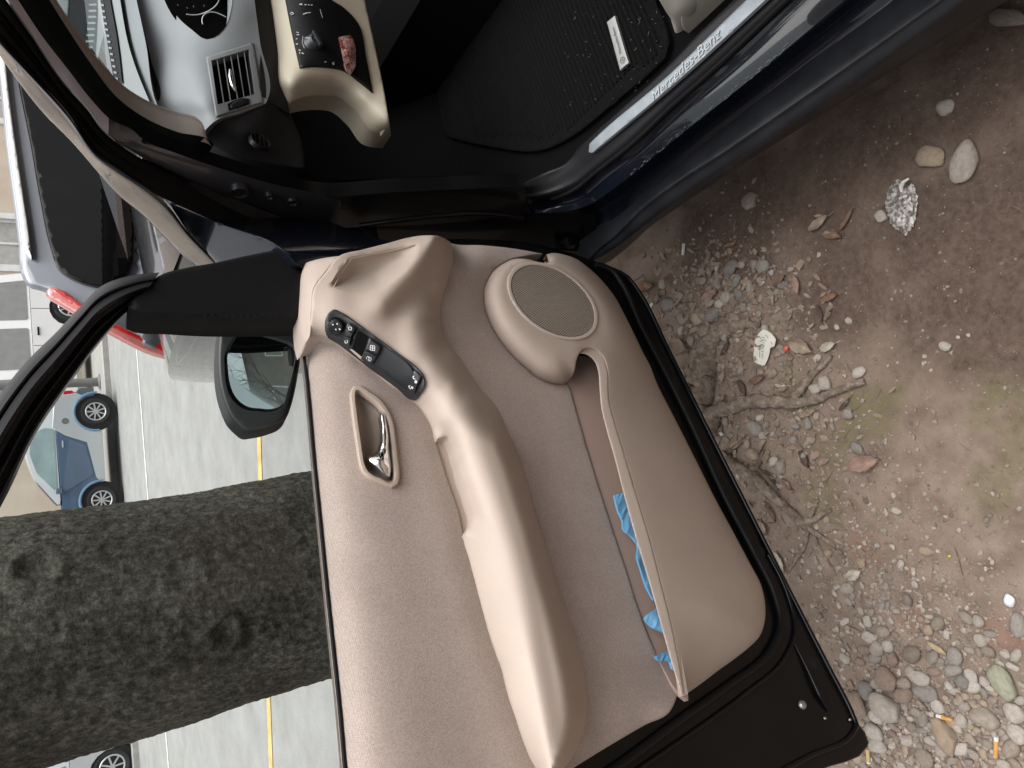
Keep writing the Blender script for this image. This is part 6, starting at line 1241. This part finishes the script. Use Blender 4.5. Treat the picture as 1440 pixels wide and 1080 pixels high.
for k_ in range(430):
    x, y = (random.gauss(1085, 70), random.gauss(590, 110)) if random.random() < .6 else (random.gauss(1035, 55), random.gauss(440, 60))
    if y > (x-860)*1.95+440 and x < 1215 or x < 900: continue
    p, ux, uy = px_axis(x, y); s_ = np.linalg.norm(ux)*random.uniform(2.2, 8); a = random.uniform(0, 6.28); u = np.array([math.cos(a), math.sin(a), random.uniform(-.5, .5)]); v = np.array([-math.sin(a), math.cos(a), random.uniform(-.6, .6)])*random.uniform(.3, .6); q = np.array([p[0], p[1], gz_(p[0], p[1])+.0022+s_*.2]); b0 = len(LV)
    LV += [q-u*s_, q-u*s_*.3+v*s_, q+u*s_*.5+v*s_*.8+EZ*s_*.3, q+u*s_, q+u*s_*.2-v*s_*.9+EZ*s_*.3, q-u*s_*.5-v*s_*.7]; LF += [(b0, b0+1, b0+5), (b0+1, b0+2, b0+4), (b0+1, b0+4, b0+5), (b0+2, b0+3, b0+4)]
mesh('leaf_crumbs', LV, LF, simple('leaf_crumb_brown', (.235, .172, .13), .85, var=.5, vscale=14), smooth=False, kind='stuff')
# ---- litter
def litter(name, V, F, mat, label, cat, **k): return mesh(name, V, F, mat, label=label, cat=cat, ang=50, **k)
PAPER = simple('old_paper', (.62, .60, .54), .8, var=.08, vscale=40); INK = simple('faded_ink', (.06, .06, .065), .8)
FILT = simple('filter_orange', (.50, .26, .08), .8, var=.15, vscale=60); ASH = simple('butt_white', (.62, .60, .56), .85, var=.1, vscale=60)
pz = lambda x, y: .004+gz_(*HZ(x, y, 0)[:2])
po = [(1073, 463), (1082, 467), (1091, 477), (1089, 487), (1083, 489), (1082, 496), (1079, 506), (1075, 514), (1066, 512), (1060, 508), (1060, 490), (1062, 478), (1067, 469)]
lbl = patch('paper_scrap', HZ, [(x, y, .009+.004*((x-1060)/30)) for x, y in po], PAPER, None, inner=[(1075, 485, .0145), (1068, 500, .012), (1084, 478, .018)], h=4, skirt=.001, label='torn white paper scrap with faint handwriting, between the broad root and a red berry', cat='paper')
V, F = [], []
for x0, y0, x1, y1 in [(1071+1.5*math.cos(t)*2, 487+2.6*math.sin(t), 1071+1.5*math.cos(t+.7)*2, 487+2.6*math.sin(t+.7)) for t in np.arange(0, 6.3, .7)]+[(1070, 494, 1074, 495), (1071, 497, 1073, 499), (1070, 500, 1074, 501), (1071, 503, 1073, 504), (1068, 494, 1068.4, 503), (1075, 477, 1077, 480), (1072, 475, 1075, 474), (1077, 471, 1086, 484), (1068, 480, 1074, 478)]:
    a, b = HZ(x0, y0, .0165), HZ(x1, y1, .0165); t = b-a; t /= np.linalg.norm(t)+1e-9; s = np.cross(EZ, t)*.00055; k_ = len(V); V += [a+s, a-s, b-s, b+s]; F.append((k_, k_+1, k_+2, k_+3))
mesh('handwriting', V, F, INK, lbl, smooth=False)
def butt(x, y, ln, deg, split, label, mats=(FILT, ASH)):
    p, ux, uy = px_axis(x, y); u = ux*math.cos(R(deg))+uy*math.sin(R(deg)); sc = np.linalg.norm(u); u /= sc; z = gz_(p[0], p[1])+.005; L_ = ln*sc; r_ = .0042
    a, m_, b = p-u*L_/2, p-u*L_/2+u*L_*split, p+u*L_/2
    t_ = thing('cigarette_butt', (p[0], p[1], z-.004), label, 'cigarette butt')
    for nm, (s, e), mt_ in (('filter', (a, m_), mats[0]), ('paper_end', (m_, b), mats[1])):
        if np.linalg.norm(e-s) < 1e-4: continue
        P = [s+(e-s)*q+EZ*(z-p[2]) for q in np.linspace(0, 1, 6)]; rad = [r_*(1+.1*noise.noise(Vector((q*9+x, y, 1)))) for q in range(6)]; V, F = tube_vf(P, rad, 10); mesh(nm, V, F, mt_, t_, ang=50)
butt(1331, 1008, 23, 195, .68, 'flattened orange cigarette end with white paper tip on the gravel')
butt(1401, 1050, 29, -88, .8, 'long orange cigarette end standing upright in the picture near the right gravel edge')
butt(1223, 1062, 20, 85, .9, 'faded yellowish cigarette end near the door corner, at the very edge of the gravel', (simple('filter_faded', (.45, .34, .15), .85), ASH))
butt(1011, 605, 20, 40, .35, 'clean white cigarette stub beside the thick end of the forked root', (ASH, ASH))
butt(965, 351, 16, 95, .5, 'thin white cigarette stub near the rocker, among dark earth', (ASH, ASH))
butt(915, 432, 14, 115, .5, 'small white cigarette stub right at the black door edge', (ASH, ASH))
# crumpled foil
p, ux, uy = px_axis(1271, 290); sc = np.linalg.norm(ux); bm = bmesh.new(); bmesh.ops.create_icosphere(bm, subdivisions=5, radius=1); V = []
for v in bm.verts:
    q = v.co; f_ = 1+.35*noise.noise(q*1.6)+.30*abs(noise.noise(q*3.7))-.22*abs(noise.noise(q*7+Vector((3, 1, 0))))+.12*noise.noise(q*14); V.append(np.array([p[0], p[1], gz_(p[0], p[1])+.006])+np.array(ux)/sc*q.x*f_*21*sc+np.array(uy)/sc*q.y*f_*30*sc+EZ*q.z*f_*.011)
bm.verts.index_update(); F = [[v.index for v in f.verts] for f in bm.faces]; bm.free()
fm, ft, fb = nodes('crumpled_dirty_foil'); L = ft.links.new; tc_ = N(ft, 'ShaderNodeTexCoord'); n1 = N(ft, 'ShaderNodeTexNoise', Scale=130.0, Detail=6.0); L(tc_.outputs['Object'], n1.inputs['Vector']); r_ = ramp(ft, [(.42, (.15, .13, .115)), (.58, (.46, .44, .42))]); L(n1.outputs['Fac'], r_.inputs[0]); L(r_.outputs[0], fb.inputs['Base Color']); fb.inputs['Roughness'].default_value = .5; fb.inputs['Metallic'].default_value = .25
litter('crumpled_foil', V, F, fm, 'crumpled dirty silver white foil wrapper on the dark mud', 'wrapper')
V, F = tube_vf([HZ(1268, 270, .012), HZ(1267, 262, .016), HZ(1270, 256, .018), HZ(1278, 251, .014)], [.003, .004, .0035, .002], 6); litter('paper_strip', V, F, PAPER, 'narrow curled white strip sticking up beside the crumpled foil', 'paper')
def blob(name, x, y, r_, mat, label, cat, asp=1.0, amp=.2):
    p, ux, uy = px_axis(x, y); sc = np.linalg.norm(ux)*r_; V, F = SHAPES[1]; V = [np.array([p[0], p[1], gz_(p[0], p[1])+sc*.6])+np.array(v)*sc*np.array([asp, 1, .8]) for v in V]; return litter(name, V, F, mat, label, cat)
blob('red_berry', 1107, 490, 4, simple('berry_red', (.50, .09, .07), .4), 'tiny red berry beside the white paper scrap', 'berry')
blob('plastic_scrap', 1422, 843, 8, simple('white_blue_plastic', (.60, .63, .68), .3, var=.25, vscale=80), 'small white plastic scrap near the right edge above the gravel', 'plastic scrap', 1.3)
blob('yellow_scrap', 1338, 781, 2.2, simple('yellow_bit', (.5, .42, .03), .6), 'tiny yellow scrap on the bare earth', 'scrap')

# ---- house front behind the viewer, and its trees: what the mirror and the paint look back at
hb = thing('plain_house', (1.0, -9.5, 0), 'plain grey rendered house front behind the viewer, seen only in the wing mirror', 'house')
GWALL = simple('grey_render', (.22, .20, .18), .9, bump=.4, bscale=20, var=.15, vscale=1.5)
V, F = join(box_vf((2.0, -12.0, 3.85), (26, 5, 7.7))); mesh('wall', V, F, GWALL, hb, smooth=False)
bt_ = np.array([-2.7, -4.3, 0]); btree = thing('bare_tree', tuple(bt_), 'leafless tree behind the viewer, its bare branches seen only in the wing mirror', 'tree')
V, F = tube_vf([bt_+np.array([.1*math.sin(z), .05*z, z]) for z in np.linspace(-.05, 3.0, 10)], np.linspace(.2, .13, 10), 14); mesh('trunk', V, F, bark, btree)
rnd = random.Random(11)
for k_ in range(6):
    out = []; branch_tree(btree, bt_+np.array([.0, .14, 2.2+.14*k_]), (math.cos(k_*1.05), math.sin(k_*1.05), .9), 2.8, .06, 1, rnd, out); V, F = join(*out); mesh('limb', V, F, bark, btree)
mesh('roof', [(-11.6, -9.1, 7.6), (15.6, -9.1, 7.6), (15.6, -12, 8.2), (-11.6, -12, 8.2), (-11.6, -15, 7.6), (15.6, -15, 7.6)], [(0, 1, 2, 3), (3, 2, 5, 4)], ROOFT, hb, smooth=False)
for wx in (-8, -4.5, -1, 2.5, 6, 9.5, 13):
    for wz in (1.8, 4.9):
        wf_ = box('window', (wx, -9.48, wz), (1.3, .08, 1.5), FRM, hb); box('pane', (wx, -9.43, wz), (1.1, .02, 1.3), CARGLASS, wf_)
# ================================================================== things lying in the car
MATM, mt_, mb_ = nodes('ribbed_mat'); L = mt_.links.new; tc_ = N(mt_, 'ShaderNodeTexCoord'); n1 = N(mt_, 'ShaderNodeTexNoise', Scale=300.0, Detail=4.0); L(tc_.outputs['Object'], n1.inputs['Vector'])
r_ = ramp(mt_, [(.3, (.003, .003, .0033)), (.72, (.011, .011, .0115))]); L(n1.outputs['Fac'], r_.inputs[0]); L(r_.outputs[0], mb_.inputs['Base Color']); mb_.inputs['Roughness'].default_value = .95; mb_.inputs['Specular IOR Level'].default_value = .1
bp_ = N(mt_, 'ShaderNodeBump', Strength=.8, Distance=.002); L(n1.outputs['Fac'], bp_.inputs['Height']); L(bp_.outputs[0], mb_.inputs['Normal'])
fm_ = thing('floor_mat', tuple(HZ(850, 90, .37)), 'black ribbed floor mat with a small silver badge in the driver footwell', 'floor mat')
mo = [(600, -60), (905, -60), (922, 0), (934, 30), (942, 62), (936, 82), (922, 96), (870, 140), (800, 195), (770, 210), (680, 205), (620, 190)]
patch('mat', HZ, mo, MATM, fm_, d=.375, h=14, roll=(6, .004), skirt=.012)
bx, by = HZ(800, 40, .375), HZ(930, 88, .375); V, F = [], []
rdir = (HZ(905, 20, .375)-HZ(790, 60, .375)); 
e1_ = HZ(872, 99, .375)-HZ(860, 25, .375); e1_ /= np.linalg.norm(e1_); e2_ = np.array([-e1_[1], e1_[0], 0])
mo3 = np.array([HZ(x, y, .375)[:2] for x, y in mo]); cO = HZ(850, 90, .376)
for k_ in range(-40, 40):
    base = cO+np.array([0, k_*.0125, 0]); ts = np.linspace(-.5, .6, 56); pts = np.array([base+np.array([1, 0.12, 0])*t for t in ts]); ok = inside(pts[:, :2], mo3)&(pdist(pts[:, :2], mo3) > .02)
    run = pts[ok]
    if len(run) < 3: continue
    b0 = len(V); wv = .0034
    for q in run: V += [q+np.array([0, -wv, 0]), q+np.array([0, 0, .0035]), q+np.array([0, wv, 0])]
    for i in range(len(run)-1):
        for j in (0, 1): F.append((b0+i*3+j, b0+i*3+j+1, b0+(i+1)*3+j+1, b0+(i+1)*3+j))
mesh('mat_ribs', V, F, MATM, fm_, ang=60, kind='stuff')
badge = patch('badge', HZ, [(853.5, 31), (864.5, 22), (884, 88), (872, 99)], simple('badge_silver', (.40, .40, .39), .5, metal=.4, var=.06), fm_, d=.386, h=5, roll=(1, .001), skirt=.006, corner=20)
ba, bb_ = HZ(861, 35, .3868), HZ(876, 86, .3868); tx_ = (ba-bb_); LL = np.linalg.norm(tx_); tx_ /= LL; ty_ = np.cross(EZ, tx_); bc_ = bb_+tx_*LL*.57; 
V1 = text_vf('Mercedes-Benz', lambda x, y, z: bc_+tx_*x+ty_*y+EZ*(z+.0003), size=LL/8.6)
st = bb_+tx_*LL*.03; ring_ = lathe_vf([(LL*.062, 0), (LL*.075, .0003)], st, EZ, 20); V2 = []; F2 = []
for k_ in range(3): a = math.radians(120*k_+90); d_ = tx_*math.cos(a)+ty_*math.sin(a); n_ = np.cross(EZ, d_); q = len(V2); V2 += [st+n_*LL*.010+EZ*.0003, st-n_*LL*.010+EZ*.0003, st+d_*LL*.068+EZ*.0003]; F2.append((q, q+1, q+2))
mesh('badge_lettering', *join(V1, ring_, (V2, F2)), INK, badge, smooth=False)
out = [tube_vf([q, q+np.array([RNG.uniform(-.006, .006), RNG.uniform(-.006, .006), .001])], .0005, 4) for q in [HZ(RNG.uniform(790, 935), RNG.uniform(0, 150), .3795) for _ in range(70)]]
mesh('mat_lint', *join(*out), simple('lint', (.20, .19, .18), .9), fm_, kind='stuff')
# red and cream packet in the dash cubby
rm, rt_, rb_ = nodes('red_cream_packet'); L = rt_.links.new; tc_ = N(rt_, 'ShaderNodeTexCoord'); n1 = N(rt_, 'ShaderNodeTexNoise', Scale=120.0, Detail=4.0, Distortion=2.0); L(tc_.outputs['Object'], n1.inputs['Vector']); r_ = ramp(rt_, [(.47, (.22, .016, .014)), (.52, (.46, .37, .32))]); L(n1.outputs['Fac'], r_.inputs[0]); L(r_.outputs[0], rb_.inputs['Base Color']); rb_.inputs['Roughness'].default_value = .35
pk = old([(477, 52), (485, 50.5), (493, 50), (497, 56), (499.5, 64), (500.5, 80), (499, 96), (493, 104), (487, 98), (483, 84), (480, 68)], .0085)
patch('red_packet', FR, pk, rm, None, inner=[(490, 75, pk[0][2]-.006), (486, 62, pk[0][2]-.002)], h=4, skirt=.004, label='crumpled red and cream packet tucked in the black dashboard cubby', cat='packet')
# pale blue glove pushed into the door pocket: one crumpled strip, partly sunk behind the lip
BG = simple('blue_nitrile', (.17, .40, .64), .55, bump=.2, bscale=300, var=.08, vscale=30, spec=.3)
go_ = [(864, 696), (871, 694.5), (879, 694), (890, 696), (905, 745), (925, 815), (945, 890), (956, 940), (948, 942), (941, 930), (927, 929), (921, 923), (930, 919), (939, 916), (943, 908), (939, 893), (933, 889), (915, 880), (907, 868), (914, 861), (922, 856), (927, 850), (924, 842), (919, 844), (909, 824), (901, 800), (896, 782), (897, 767), (887, 753), (876, 742), (876, 735), (869, 717)]
def gfn(Q):
    Q = np.atleast_2d(np.asarray(Q, float)); return np.array([.056+.006*noise.noise(Vector((a*.04, b*.035, 0)))+.0045*abs(noise.noise(Vector((a*.16+b*.05, b*.035, 4)))) for a, b in Q])
patch('blue_glove', DOOR, go_, BG, None, h=2.6, bs=3, fn=gfn, skirt=.004, corner=80, label='crumpled sky blue disposable glove stuffed in the door map pocket', cat='glove')
